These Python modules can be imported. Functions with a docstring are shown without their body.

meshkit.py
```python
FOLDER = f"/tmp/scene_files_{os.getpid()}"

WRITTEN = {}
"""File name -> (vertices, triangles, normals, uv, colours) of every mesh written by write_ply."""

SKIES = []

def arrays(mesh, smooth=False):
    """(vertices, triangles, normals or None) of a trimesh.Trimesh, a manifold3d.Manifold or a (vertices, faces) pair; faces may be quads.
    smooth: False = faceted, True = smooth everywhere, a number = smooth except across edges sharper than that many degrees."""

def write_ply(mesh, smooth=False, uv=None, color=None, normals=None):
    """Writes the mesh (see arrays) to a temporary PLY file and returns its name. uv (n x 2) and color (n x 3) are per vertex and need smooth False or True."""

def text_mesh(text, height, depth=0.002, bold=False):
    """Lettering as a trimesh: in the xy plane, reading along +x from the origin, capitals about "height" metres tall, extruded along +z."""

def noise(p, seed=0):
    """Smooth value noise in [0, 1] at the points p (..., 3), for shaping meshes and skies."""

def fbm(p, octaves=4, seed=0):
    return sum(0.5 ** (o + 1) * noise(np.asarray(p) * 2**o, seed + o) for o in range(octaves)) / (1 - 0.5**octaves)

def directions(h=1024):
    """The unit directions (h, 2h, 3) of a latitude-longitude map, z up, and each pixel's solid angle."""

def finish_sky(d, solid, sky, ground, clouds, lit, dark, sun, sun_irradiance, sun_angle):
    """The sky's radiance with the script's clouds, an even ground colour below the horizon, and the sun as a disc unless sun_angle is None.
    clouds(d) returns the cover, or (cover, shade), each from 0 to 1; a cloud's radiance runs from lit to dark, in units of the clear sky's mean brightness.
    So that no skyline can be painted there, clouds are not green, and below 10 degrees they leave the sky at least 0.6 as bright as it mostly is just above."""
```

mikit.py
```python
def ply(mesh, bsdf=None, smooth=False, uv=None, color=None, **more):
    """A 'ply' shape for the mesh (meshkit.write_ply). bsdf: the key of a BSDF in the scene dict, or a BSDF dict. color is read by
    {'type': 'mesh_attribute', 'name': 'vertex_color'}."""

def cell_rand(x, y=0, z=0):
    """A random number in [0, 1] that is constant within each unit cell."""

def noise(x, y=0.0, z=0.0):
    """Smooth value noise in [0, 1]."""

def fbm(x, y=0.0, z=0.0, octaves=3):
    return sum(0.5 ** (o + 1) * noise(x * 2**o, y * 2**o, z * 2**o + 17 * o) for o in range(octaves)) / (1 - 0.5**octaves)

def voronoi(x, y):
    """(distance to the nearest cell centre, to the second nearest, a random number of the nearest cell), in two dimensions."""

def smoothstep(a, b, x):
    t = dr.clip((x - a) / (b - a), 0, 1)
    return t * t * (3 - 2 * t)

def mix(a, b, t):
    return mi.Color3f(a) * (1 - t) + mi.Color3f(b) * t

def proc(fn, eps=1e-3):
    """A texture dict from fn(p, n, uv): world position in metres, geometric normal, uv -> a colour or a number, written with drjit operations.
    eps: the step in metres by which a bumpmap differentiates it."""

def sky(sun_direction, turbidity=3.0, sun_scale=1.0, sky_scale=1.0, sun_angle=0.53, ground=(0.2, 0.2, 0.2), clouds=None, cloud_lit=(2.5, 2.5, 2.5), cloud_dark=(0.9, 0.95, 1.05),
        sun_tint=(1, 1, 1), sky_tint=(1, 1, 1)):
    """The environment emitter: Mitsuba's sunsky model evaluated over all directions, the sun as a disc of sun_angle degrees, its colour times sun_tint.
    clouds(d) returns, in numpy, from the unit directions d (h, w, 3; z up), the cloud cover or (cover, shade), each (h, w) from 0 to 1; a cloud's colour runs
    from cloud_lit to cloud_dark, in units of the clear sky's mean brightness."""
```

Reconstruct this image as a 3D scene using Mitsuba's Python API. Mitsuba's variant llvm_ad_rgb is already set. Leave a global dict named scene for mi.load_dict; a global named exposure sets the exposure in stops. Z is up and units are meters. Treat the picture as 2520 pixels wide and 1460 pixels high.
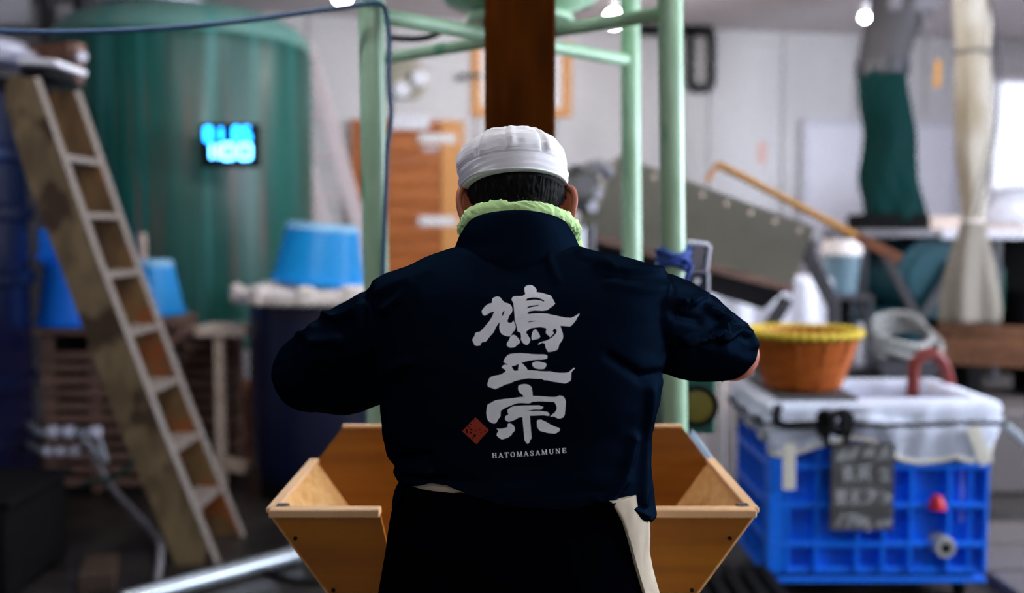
import math, random
import numpy as np, trimesh, drjit as dr, mitsuba as mi, manifold3d as m3
from shapely.geometry import Polygon, LineString, box as sbox
from shapely import affinity
from shapely.ops import unary_union
from scipy.interpolate import LinearNDInterpolator, interp1d
import mikit, meshkit
from mikit import noise, fbm, smoothstep, mix

# ------------------------------------------------------------------ camera, light, exposure
F, PITCH, CAMZ = 2450.0, math.radians(3.783), 1.40
T = mi.ScalarTransform4f
scene, labels = {}, {}
scene['camera'] = {'type': 'thinlens', 'fov': math.degrees(2 * math.atan(1260 / F)), 'fov_axis': 'x', 'aperture_radius': 0.0104, 'focus_distance': 1.49,
                   'near_clip': 0.05, 'far_clip': 60.0,
                   'to_world': T().look_at(origin=[0, 0, CAMZ], target=[0, math.cos(PITCH), CAMZ - math.sin(PITCH)], up=[0, 0, 1])}
exposure = 1.9
WINDOW_L = (4.1, 4.5, 5.2)      # daylight behind the frosted panes of the right wall
BACKWIN_L = (.24, .26, .29)
BULB_L = (85, 83, 80)
TUBE_L = (9.0, 8.9, 9.0)


def P(px, py, Y):
    """The point at forward distance Y that the photograph shows at (px, py)."""
    u, v = (px - 1260) / F, (py - 730) / F
    d = np.array([u, math.cos(PITCH) - v * math.sin(PITCH), -math.sin(PITCH) - v * math.cos(PITCH)])
    return np.array([0, 0, CAMZ]) + d * (Y / d[1])


def lin(r, g, b):
    return [((c / 255 + 0.055) / 1.055) ** 2.4 if c > 10 else c / 255 / 12.92 for c in (r, g, b)]


def uniq(key):
    if key not in scene and key not in labels:
        return key
    n = 1
    while f'{key}_{n:03d}' in scene or f'{key}_{n:03d}' in labels:
        n += 1
    return f'{key}_{n:03d}'


def thing(name, label, cat, group=None):
    key = uniq(name)
    labels[key] = {'label': label, 'category': cat}
    if group:
        labels[key]['group'] = group
    return key


def part(parent, name, mesh, mat, smooth=35, label=None, **kw):
    key = uniq(f'{parent}__{name}')
    scene[key] = mikit.ply(mesh, mat, smooth=smooth, **kw)
    if label:
        labels[key] = {'label': label}
    return key


def solo(name, label, cat, mesh, mat, smooth=35, group=None, **kw):
    key = thing(name, label, cat, group)
    scene[key] = mikit.ply(mesh, mat, smooth=smooth, **kw)
    return key


def struct(name, mesh, mat, smooth=False, label=None, **kw):
    scene[name] = mikit.ply(mesh, mat, smooth=smooth, **kw)
    labels[name] = {'kind': 'structure'}
    if label:
        labels[name]['label'] = label
    return name


# ------------------------------------------------------------------ materials
def pm(name, rgb, rough=0.5, **kw):
    tex = rgb if isinstance(rgb, dict) else {'type': 'rgb', 'value': [float(max(0.0005, min(c, 0.95))) for c in rgb]}
    scene[name] = {'type': 'twosided', 'b': {'type': 'principled', 'base_color': tex, 'roughness': rough, **kw}}
    return name


def wood(c1, c2, k=(3, 60, 60), stain=None, amt=0.0, dark=0.0):
    def fn(p, n, uv):
        g = fbm(p.x * k[0], p.y * k[1], p.z * k[2], 3)
        g2 = fbm(p.x * k[0] * .4 + 9, p.y * k[1] * .3, p.z * k[2] * .3, 2)
        c = mix(c1, c2, smoothstep(0.25, 0.75, g * 0.6 + g2 * 0.4))
        if stain is not None:
            s = smoothstep(0.52, 0.66, fbm(p.x * 9 + 3, p.y * 9, p.z * 6 + 7, 3))
            c = mix(c, stain, s * amt)
        return c
    return mikit.proc(fn)


pm('mat_white', lin(236, 233, 238), 0.55)
pm('mat_panel', mikit.proc(lambda p, n, uv: mix(lin(200, 197, 198), lin(182, 178, 180), smoothstep(.4, .75, fbm(p.x * 1.3, p.y * 1.3, p.z * .5, 3)))), 0.4)
pm('mat_wallback', lin(165, 160, 165), 0.6)
pm('mat_dim', lin(92, 88, 86), 0.7)
pm('mat_leftwall', lin(168, 166, 184), 0.6)
pm('mat_rear', lin(168, 164, 160), 0.7)
pm('mat_ceiling', lin(184, 175, 176), 0.7)
pm('mat_floor', mikit.proc(lambda p, n, uv: mix(lin(22, 20, 19), lin(52, 49, 47), smoothstep(.35, .7, fbm(p.x * 2.2, p.y * 2.2, 0.5, 4)))), 0.36, specular=0.4)
pm('mat_platform', lin(96, 90, 88), 0.5)
pm('mat_black', lin(9, 9, 11), 0.8, specular=0.15)
pm('mat_darkgrey', lin(52, 52, 58), 0.45)
pm('mat_grey', lin(118, 116, 122), 0.4)
pm('mat_steel', mikit.proc(lambda p, n, uv: mix(lin(100, 100, 90), lin(122, 117, 105), fbm(p.x * 6, p.y * 6, p.z * 6, 3))), 0.35, metallic=0.35)
pm('mat_chrome', lin(205, 205, 215), 0.16, metallic=1.0)
pm('mat_alu', lin(190, 200, 208), 0.28, metallic=0.7)
pm('mat_foil', lin(222, 222, 240), 0.3, metallic=0.15)
pm('mat_navy', lin(8, 14, 46), 0.3, specular=0.5)
pm('mat_barrel', lin(3, 10, 44), 0.4)
pm('mat_blue', lin(14, 158, 242), 0.35)
pm('mat_blue_rim', lin(150, 208, 250), 0.4)
pm('mat_deepblue', lin(12, 118, 240), 0.35)
pm('mat_crate', lin(0, 104, 226), 0.36)
pm('mat_cream', lin(240, 230, 224), 0.5)
pm('mat_plastic_white', lin(228, 228, 236), 0.4)
pm('mat_pink', lin(222, 205, 208), 0.45)
pm('mat_teal', lin(8, 66, 77), 0.5, specular=0.25)
pm('mat_sleeve', mikit.proc(lambda p, n, uv: mix(lin(2, 33, 32), lin(3, 54, 53), fbm(p.x * 9, p.y * 9, p.z * 2, 3))), 0.7, specular=0.1)
pm('mat_duct', lin(74, 72, 75), 0.6, specular=0.25)
pm('mat_cloth', mikit.proc(lambda p, n, uv: mix(lin(186, 178, 164), lin(146, 132, 108), smoothstep(.4, .75, fbm(p.x * 7, p.y * 7, p.z * 2.2, 3)))), 0.8)
pm('mat_net', lin(214, 220, 236), 0.7, sheen=0.4)
pm('mat_strap', lin(214, 210, 196), 0.8)
pm('mat_red', lin(196, 18, 30), 0.4)
pm('mat_darkred', lin(112, 28, 20), 0.5)
pm('mat_rope_blue', lin(20, 62, 150), 0.6)
pm('mat_cable', lin(48, 84, 120), 0.45)
pm('mat_mgreen', lin(0, 74, 62), 0.4)
pm('mat_olive', lin(92, 82, 14), 0.5)
pm('mat_tan', lin(196, 140, 66), 0.6)
pm('mat_paper', lin(228, 226, 228), 0.7)
pm('mat_pinkpaper', lin(226, 186, 178), 0.8)
pm('mat_doorgrey', lin(222, 220, 230), 0.45)
pm('mat_doorframe', lin(204, 202, 212), 0.5)
pm('mat_skirt', lin(132, 124, 112), 0.8)
pm('mat_hose', lin(160, 160, 156), 0.4)
pm('mat_paleblue', lin(178, 204, 226), 0.3)
pm('mat_bucketgrey', lin(96, 122, 134), 0.4)
pm('mat_wood_lit', lin(124, 114, 107), 0.6)  # paler wood: light on ladder edges and treads put into the colour
pm('mat_slate', mikit.proc(lambda p, n, uv: mix(lin(58, 58, 58), lin(88, 88, 88), smoothstep(.4, .8, fbm(p.x * 14, p.y * 14, p.z * 14, 3)))), 0.75)
pm('mat_chalk', lin(168, 168, 172), 0.9)
pm('mat_darkwood', lin(54, 38, 27), 0.7)
pm('mat_rackwood', wood(lin(84, 62, 54), lin(128, 98, 86), (5, 5, 50)), 0.6)
pm('mat_palewood', wood(lin(226, 208, 194), lin(192, 168, 150), (6, 6, 40)), 0.6)
pm('mat_board', wood(lin(128, 84, 52), lin(92, 58, 36), (6, 40, 60)), 0.6)
pm('mat_brownwood', wood(lin(142, 86, 56), lin(98, 60, 44), (6, 40, 60)), 0.6)
pm('mat_ladder', wood(lin(122, 104, 74), lin(82, 66, 43), (24, 24, 7), lin(48, 30, 11), 0.95), 0.6)
pm('mat_ladder_in', wood(lin(112, 84, 46), lin(70, 48, 24), (24, 24, 7), lin(120, 58, 8), 0.9), 0.6)
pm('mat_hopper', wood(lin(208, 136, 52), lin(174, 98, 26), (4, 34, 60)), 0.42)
pm('mat_hopper_shade', wood(lin(156, 95, 6), lin(132, 73, 3), (3, 30, 40)), 0.42)  # darker copy of the hopper wood, shade of front and back painted in
pm('mat_hopper_lit', wood(lin(230, 182, 118), lin(204, 150, 86), (4, 34, 60)), 0.45)  # paler copy of the hopper wood, top light on the sides painted in
pm('mat_beige', lin(166, 160, 142), 0.6)
pm('mat_hopper_rim', lin(222, 178, 128), 0.5)
pm('mat_pillar', wood(lin(72, 33, 3), lin(48, 19, 1), (30, 30, 5)), 0.8, specular=0.02)
pm('mat_doorwood', wood(lin(178, 98, 26), lin(152, 78, 16), (6, 6, 26)), 0.5)
pm('mat_framewood', lin(206, 142, 74), 0.5)
pm('mat_basket', mikit.proc(lambda p, n, uv: mix(lin(186, 98, 8), lin(146, 62, 2), fbm(p.x * 22, p.y * 22, p.z * 60, 2))), 0.55)
pm('mat_basketrim', lin(214, 186, 48), 0.6)


def mint_fn(p, n, uv):
    a = fbm(p.x * 9, p.y * 9, p.z * 5, 3)
    c = mix(lin(170, 208, 176), lin(150, 188, 154), smoothstep(.3, .7, a))
    t = smoothstep(.62, .72, fbm(p.x * 14 + 4, p.y * 14, p.z * 4 + 2, 3))
    return mix(c, lin(62, 150, 112), t * .75)


pm('mat_mint', mikit.proc(mint_fn), 0.3, clearcoat=0.3)


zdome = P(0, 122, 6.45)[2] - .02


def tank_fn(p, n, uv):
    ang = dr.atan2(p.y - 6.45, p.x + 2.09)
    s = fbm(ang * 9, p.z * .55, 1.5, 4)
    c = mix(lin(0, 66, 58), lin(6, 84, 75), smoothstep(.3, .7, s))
    c = mix(c, lin(116, 160, 150), smoothstep(zdome, zdome + .03, p.z) * .8)  # paler dome: dust, and its top light put into the colour
    rust = smoothstep(.56, .68, fbm(ang * 13 + 5, p.z * .7 + 3, 4.5, 3)) * smoothstep(2.5, 1.7, p.z)
    c = mix(c, lin(96, 66, 56), rust * .8)
    pale = smoothstep(.6, .72, fbm(ang * 16 + 11, p.z * .35, 8.5, 2))
    return mix(c, lin(60, 138, 136), pale * .45)


pm('mat_tank', mikit.proc(tank_fn), 0.40, clearcoat=0.3, clearcoat_gloss=0.8, specular=0.35)
pm('mat_tank_dark', lin(34, 50, 48), 0.5)
# the person
pm('mat_skin', mikit.proc(lambda p, n, uv: mix(lin(186, 112, 84), lin(160, 82, 60), fbm(p.x * 40, p.y * 40, p.z * 40, 2))), 0.5)
scene['mat_shirt'] = {'type': 'twosided', 'b': {'type': 'blendbsdf', 'weight': 0.5, 'a': {'type': 'diffuse', 'reflectance': {'type': 'rgb', 'value': [.0003, .0009, .0030]}},
                                                'c': {'type': 'roughconductor', 'alpha': 0.42, 'specular_reflectance': {'type': 'rgb', 'value': [.0030, .0078, .0175]}}}}
scene['mat_trousers'] = {'type': 'twosided', 'b': {'type': 'diffuse', 'reflectance': {'type': 'rgb', 'value': [.0008, .0011, .0026]}}}
pm('mat_apron', mikit.proc(lambda p, n, uv: mix(lin(196, 182, 160), lin(160, 146, 124), fbm(p.x * 60, p.y * 60, p.z * 20, 3))), 0.85)
pm('mat_capcloth', lin(242, 242, 244), 0.85)
pm('mat_hair', mikit.proc(lambda p, n, uv: mix(lin(5, 4, 4), lin(34, 32, 31), smoothstep(.66, .9, noise(p.x * 420, p.y * 420, p.z * 60)))), 0.65, specular=0.08)
pm('mat_towel', lin(196, 236, 158), 0.95, sheen=0.6)
pm('mat_print', lin(244, 246, 250), 0.7)
pm('mat_seal', lin(146, 42, 16), 0.7)
pm('mat_boot', lin(235, 235, 235), 0.4)


def emit(mesh, rgb, mat='mat_white', smooth=35):
    return {**mikit.ply(mesh, mat, smooth=smooth), 'emitter': {'type': 'area', 'radiance': {'type': 'rgb', 'value': list(map(float, rgb))}}}


# ------------------------------------------------------------------ mesh helpers
cat = trimesh.util.concatenate


def bx(c, s, rz=0.0, b=0.004, rx=0.0, ry=0.0):
    """A box with chamfered edges."""
    h = np.asarray(s, float) / 2
    b = min(b, h.min() * 0.6)
    pts = [[sx * (h[0] - (k != 0) * b), sy * (h[1] - (k != 1) * b), sz * (h[2] - (k != 2) * b)] for k in range(3) for sx in (-1, 1) for sy in (-1, 1) for sz in (-1, 1)]
    m = trimesh.convex.convex_hull(np.array(pts))
    for a, ax in ((rx, [1, 0, 0]), (ry, [0, 1, 0]), (rz, [0, 0, 1])):
        if a:
            m.apply_transform(trimesh.transformations.rotation_matrix(a, ax))
    m.apply_translation(c)
    return m


def frame_of(d):
    d = d / np.linalg.norm(d)
    a = np.cross(d, [0, 0, 1] if abs(d[2]) < .9 else [1, 0, 0])
    a /= np.linalg.norm(a)
    return a, np.cross(d, a)


def tube(pts, r, n=14, closed=False, flat=1.0):
    """A round bar swept along points, with end caps; r may vary."""
    p = np.asarray(pts, float)
    r = np.broadcast_to(r, (len(p),))
    if closed:
        t = np.roll(p, -1, 0) - np.roll(p, 1, 0)
    else:
        t = np.gradient(p, axis=0)
    t /= np.linalg.norm(t, axis=1, keepdims=True)
    a, _ = frame_of(t[0])
    rings, ang = [], np.arange(n) * 2 * np.pi / n
    for k in range(len(p)):
        a = a - t[k] * (a @ t[k])
        a /= np.linalg.norm(a)
        b = np.cross(t[k], a)
        rings.append(p[k] + r[k] * (np.cos(ang)[:, None] * a + flat * np.sin(ang)[:, None] * b))
    return loft(rings, closed=closed)


def loft(rings, closed=False, cap=True):
    n, m = len(rings[0]), len(rings)
    v = np.vstack(rings)
    f = []
    i = np.arange(n)
    for k in range(m if closed else m - 1):
        a, b = k * n, ((k + 1) % m) * n
        f.append(np.stack([a + i, a + (i + 1) % n, b + (i + 1) % n], 1))
        f.append(np.stack([a + i, b + (i + 1) % n, b + i], 1))
    if cap and not closed:
        v = np.vstack([v, rings[0].mean(0), rings[-1].mean(0)])
        f.append(np.stack([(i + 1) % n, i, i * 0 + n * m], 1))
        f.append(np.stack([(m - 1) * n + i, (m - 1) * n + (i + 1) % n, i * 0 + n * m + 1], 1))
    me = trimesh.Trimesh(v, np.vstack(f), process=False)
    if cap and me.volume < 0:
        me.invert()
    return me


def cyl(p0, p1, r, n=24, r1=None):
    p0, p1 = np.asarray(p0, float), np.asarray(p1, float)
    return tube([p0, p1], [r, r if r1 is None else r1], n)


def lathe(prof, c=(0, 0, 0), n=40, sq=0.0):
    """A profile [(r, z)...] turned about z."""
    ang = np.arange(n) * 2 * np.pi / n
    k = 1.0
    if sq:
        k = (np.abs(np.cos(ang)) ** sq + np.abs(np.sin(ang)) ** sq) ** (-1 / sq)
    rings = [np.stack([r * k * np.cos(ang), r * k * np.sin(ang), np.full(n, z)], 1) + np.asarray(c) for r, z in prof]
    return loft(rings, cap=True)


def prism(poly, depth, origin=(0, 0, 0), ux=(1, 0, 0), uz=(0, 0, 1)):
    """A flat outline in the plane of ux, uz with real thickness along ux x uz (towards -y for x, z)."""
    p = poly if hasattr(poly, 'geom_type') else Polygon(poly)
    p = p.buffer(0)
    ms = [trimesh.creation.extrude_polygon(g, depth, engine='earcut') for g in getattr(p, 'geoms', [p])]
    m = cat(ms)
    ux, uz = np.asarray(ux, float), np.asarray(uz, float)
    M = np.eye(4)
    M[:3, 0], M[:3, 1], M[:3, 2], M[:3, 3] = ux, uz, np.cross(ux, uz), origin
    m.apply_transform(M)
    return m


def bar(p0, p1, w, h, up=(0, 0, 1), b=0.003):
    """A straight squared bar from p0 to p1: w across, h along up."""
    p0, p1 = np.asarray(p0, float), np.asarray(p1, float)
    d = p1 - p0
    L = np.linalg.norm(d)
    d = d / L
    u = np.asarray(up, float) - d * (np.asarray(up, float) @ d)
    u /= np.linalg.norm(u)
    s = np.cross(d, u)
    m = bx([0, 0, 0], [L, w, h], b=b)
    M = np.eye(4)
    M[:3, 0], M[:3, 1], M[:3, 2], M[:3, 3] = d, s, u, (p0 + p1) / 2
    if np.linalg.det(M[:3, :3]) < 0:
        M[:3, 1] *= -1
    m.apply_transform(M)
    return m


def sph(c, r, s=(1, 1, 1), sub=3):
    m = trimesh.creation.icosphere(sub, 1.0)
    m.apply_scale(np.asarray(s, float) * r)
    m.apply_translation(c)
    return m


def spline(pts, n=40):
    p = np.asarray(pts, float)
    t = np.concatenate([[0], np.cumsum(np.linalg.norm(np.diff(p, axis=0), axis=1))])
    from scipy.interpolate import PchipInterpolator, CubicSpline
    return CubicSpline(t, p)(np.linspace(0, t[-1], n)) if len(p) > 2 else np.linspace(p[0], p[1], n)


def jitter(m, amp, k=8.0, seed=0):
    v = np.array(m.vertices)
    d = np.stack([meshkit.fbm(v * k + 31 * j, 3, seed + j) - .5 for j in range(3)], 1)
    return trimesh.Trimesh(v + d * amp * 2, m.faces, process=False)


# ------------------------------------------------------------------ the room
WA = math.atan(0.176)
WU, WN = np.array([math.cos(WA), math.sin(WA), 0]), np.array([math.sin(WA), -math.cos(WA), 0])   # along the back wall; out of it, into the room
W0 = np.array([0, 7.75, 0.0])
CEIL = 3.0
XL, XR, YR = -4.2, 4.9, -2.6


def on_wall(px, py, off=0.0):
    d = P(px, py, 1.0) - np.array([0, 0, CAMZ])
    o = np.array([0, 0, CAMZ])
    t = ((W0 + WN * off - o) @ WN) / (d @ WN)
    return o + d * t


def wall_rect(x0, y0, x1, y1, thick, off=0.0, b=0.004):
    """A box flush on the back wall (its back face off from it), spanning the pixel rectangle."""
    a, c = on_wall(x0, (y0 + y1) / 2, off), on_wall(x1, (y0 + y1) / 2, off)
    m = (a + c) / 2
    z1, z0 = on_wall((x0 + x1) / 2, y0, off)[2], on_wall((x0 + x1) / 2, y1, off)[2]
    cc = np.array([m[0], m[1], (z0 + z1) / 2]) + WN * thick / 2
    return bx(cc, [np.linalg.norm(c - a), thick, z1 - z0], rz=WA, b=b)


def wall_y(x):
    return 7.75 + 0.176 * x


struct('floor', bx([0.3, 3.2, -0.1], [9.8, 12.4, 0.2], b=0), 'mat_floor')
struct('ceiling', bx([0.3, 3.2, CEIL + 0.08], [9.8, 12.4, 0.16], b=0), 'mat_ceiling')
cw = W0 - WN * 0.09 + WU * 0.3
struct('wall_back', bx([cw[0], cw[1], CEIL / 2], [10.2, 0.14, CEIL], rz=WA, b=0), 'mat_wallback')
pitch = 0.627
s0 = (on_wall(1925, 300) - W0) @ WU          # a joint of the panelling runs here
k0 = math.floor((-4.6 - s0) / pitch)
for k in range(k0, k0 + 16):
    a = s0 + k * pitch
    c = W0 + WU * (a + pitch / 2) - WN * 0.009
    part('wall_back', 'panel', bx([c[0], c[1], CEIL / 2], [pitch - 0.012, 0.022, CEIL - .004], rz=WA, b=0.005), 'mat_panel', False)
struct('wall_left', bx([XL - 0.08, 2.4, CEIL / 2], [0.16, 10.4, CEIL], b=0), 'mat_leftwall')
struct('wall_rear', bx([0.3, YR - 0.08, CEIL / 2], [9.6, 0.16, CEIL], b=0), 'mat_rear')
# the right wall with its long frosted window
wy0, wy1, wz0, wz1 = 0.6, 4.9, 1.15, 2.65
struct('wall_right', cat([bx([XR + .08, (YR + wy0) / 2, CEIL / 2], [.16, wy0 - YR, CEIL], b=0), bx([XR + .08, (wy1 + 9) / 2, CEIL / 2], [.16, 9 - wy1, CEIL], b=0),
                          bx([XR + .08, (wy0 + wy1) / 2, wz0 / 2], [.16, wy1 - wy0, wz0], b=0), bx([XR + .08, (wy0 + wy1) / 2, (wz1 + CEIL) / 2], [.16, wy1 - wy0, CEIL - wz1], b=0)]), 'mat_white')
fr = [bx([XR + .03, y, (wz0 + wz1) / 2], [.06, .06, wz1 - wz0]) for y in np.linspace(wy0 + .03, wy1 - .03, 5)]
fr += [bx([XR + .03, (wy0 + wy1) / 2, z], [.06, wy1 - wy0, .06]) for z in (wz0 + .03, wz1 - .03)]
struct('window_2', cat(fr), 'mat_grey')
ys = np.linspace(wy0 + .03, wy1 - .03, 5)
for k in range(4):
    pane = prism([(ys[k] + .03, wz0 + .06), (ys[k + 1] - .03, wz0 + .06), (ys[k + 1] - .03, wz1 - .06), (ys[k] + .03, wz1 - .06)], 0.008, (XR + .045, 0, 0), (0, 1, 0), (0, 0, 1))
    pane = trimesh.Trimesh(pane.vertices, pane.faces)
    scene[uniq('window_2__pane')] = emit(pane, WINDOW_L, smooth=False)
# the raised concrete step at the right
part('floor', 'raised_step', bx([2.95, 6.6, 0.225], [3.9, 2.8, 0.45], b=0.02), 'mat_platform', False)
# the orange boarded door in the middle of the back wall
d1 = struct('door_1', wall_rect(868, 298, 1140, 985, 0.05, 0.004), 'mat_doorwood', 30)
part(d1, 'stile', wall_rect(868, 298, 886, 985, 0.03, 0.054), 'mat_doorwood')
part(d1, 'stile', wall_rect(1086, 298, 1140, 985, 0.03, 0.054), 'mat_framewood')
part(d1, 'top_rail', wall_rect(888, 298, 1084, 326, 0.03, 0.054), 'mat_doorwood')
for k in range(15):
    y = 330 + k * 43
    part(d1, 'board', wall_rect(888, y, 1084, y + 41, 0.018, 0.054, b=.006), 'mat_doorwood')
part(d1, 'notice', wall_rect(1030, 330, 1122, 352, 0.006, 0.0845), 'mat_paper', label='white paper strip')
part(d1, 'notice', wall_rect(1030, 532, 1122, 556, 0.006, 0.0845), 'mat_paper', label='white paper strip')
part(d1, 'hinge', wall_rect(1040, 362, 1080, 372, 0.012, 0.0725), 'mat_doorframe')
# the pale door at the right
d2 = struct('door_2', wall_rect(1972, 308, 2340, 905, 0.025, 0.004), 'mat_doorgrey', 30)
part(d2, 'frame', cat([wall_rect(1962, 296, 1976, 905, 0.06, 0.004), wall_rect(2336, 296, 2350, 905, 0.06, 0.004), wall_rect(1976, 296, 2336, 310, 0.06, 0.004)]), 'mat_doorframe', 30)
part(d2, 'handle', wall_rect(1990, 600, 2000, 640, 0.05, 0.03), 'mat_chrome')
# the bright window at the right end of the back wall
w1 = struct('window_1', cat([wall_rect(2424, 195, 2436, 548, .06, .004), wall_rect(2640, 195, 2652, 548, .06, .004), wall_rect(2436, 195, 2640, 207, .06, .004), wall_rect(2436, 536, 2640, 548, .06, .004)]), 'mat_white', 30)
scene['window_1__pane'] = emit(wall_rect(2437, 208, 2639, 535, .01, .012, b=0.001), BACKWIN_L, smooth=False)

# lamps
LG = 'bare bulbs hanging under the ceiling'


def bulb(px, py, Y, r, label):
    c = P(px, py, Y)
    k = thing('ceiling_bulb', label, 'lamp', LG)
    scene[f'{k}__globe'] = emit(sph(c, r), BULB_L)
    part(k, 'socket', lathe([(.012, r * .8), (.022, r * .85), (.022, r + .05), (.006, r + .06)], c, 16), 'mat_white')
    part(k, 'cord', cyl(c + [0, 0, r + .05], [c[0], c[1], CEIL], .004, 8), 'mat_black')
    part(k, 'ceiling_rose', lathe([(.045, CEIL - .02), (.05, CEIL - .004), (.05, CEIL)], [c[0], c[1], 0], 20), 'mat_white')


bulb(842, -12, 4.0, .040, 'bright white round bulb cut by the top edge above the green tank')
bulb(1511, 47, 6.0, .056, 'bright white bulb glowing behind the green stand brace')
bulb(2128, 43, 5.6, .026, 'small bright white bulb beside the grey metal duct')
# unseen fluorescent battens, added to brighten the hopper, crate, wall, barrel and fronts
for k, (x, y, lv, lab) in enumerate(((-.95, 1.95, 2.5, 'batten lamp above the left side of the hopper box'), (1.0, 1.95, 2.5, 'batten lamp above the right side of the hopper box'), (2.5, 4.6, .45, 'batten lamp above the blue crate'),
                                     (.6, 6.2, .45, 'batten lamp nearest the orange door'), (-.35, 4.5, 1.1, 'batten lamp above the navy barrel'), (.1, -1.1, 2.1, 'fill batten lamp behind the person, nearest the rear wall'))):
    t = thing('added_batten', 'added unseen white fluorescent ' + lab, 'lamp', 'unseen fluorescent battens added on the ceiling')
    part(t, 'housing', bx([x, y, CEIL - .03], [1.2, .14, .06], b=.01), 'mat_white')
    scene[f'{t}__tube'] = emit(cyl([x - .56, y, CEIL - .085], [x + .56, y, CEIL - .085], .018, 12), [lv * q for q in TUBE_L])
    for dx in (-.57, .57):
        part(t, 'tube_holder', bx([x + dx, y, CEIL - .075], [.025, .05, .05]), 'mat_white')

# ------------------------------------------------------------------ the person
def ball(c, r, n=20):
    return m3.Manifold.sphere(float(r), n).translate([float(x) for x in c])


def bone(a, ra, b, rb):
    return m3.Manifold.batch_hull([ball(a, ra), ball(b, rb)])


def chain(pts):
    return [bone(pts[k][0], pts[k][1], pts[k + 1][0], pts[k + 1][1]) for k in range(len(pts) - 1)]


def mani(tm):
    tm = trimesh.Trimesh(tm.vertices, tm.faces)
    tm.merge_vertices()
    return m3.Manifold(m3.Mesh(np.asarray(tm.vertices, np.float32), np.asarray(tm.faces, np.uint32)))


def skin_of(parts, edge, it=12):
    u = m3.Manifold.batch_boolean(parts, m3.OpType.Add).refine_to_length(edge)
    m = u.to_mesh()
    t = trimesh.Trimesh(m.vert_properties[:, :3], m.tri_verts, process=True)
    trimesh.smoothing.filter_taubin(t, lamb=.5, nu=.52, iterations=it)
    return t


def remesh(t, edge):
    v, f = trimesh.remesh.subdivide_to_size(t.vertices, t.faces, edge, max_iter=12)
    return trimesh.Trimesh(v, f, process=True)


person = thing('person', 'person seen from behind in dark navy work shirt and white cap, leaning over hopper box', 'person')
HC = np.array([0.0075, 1.585, 1.455])          # centre of the head
ca, sa = math.cos(-0.30), math.sin(-0.30)
HR = np.array([[1, 0, 0], [0, ca, -sa], [0, sa, ca]])     # the head is bowed


def hd(x, y, z):
    return HC + HR @ np.array([x, y, z])


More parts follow.
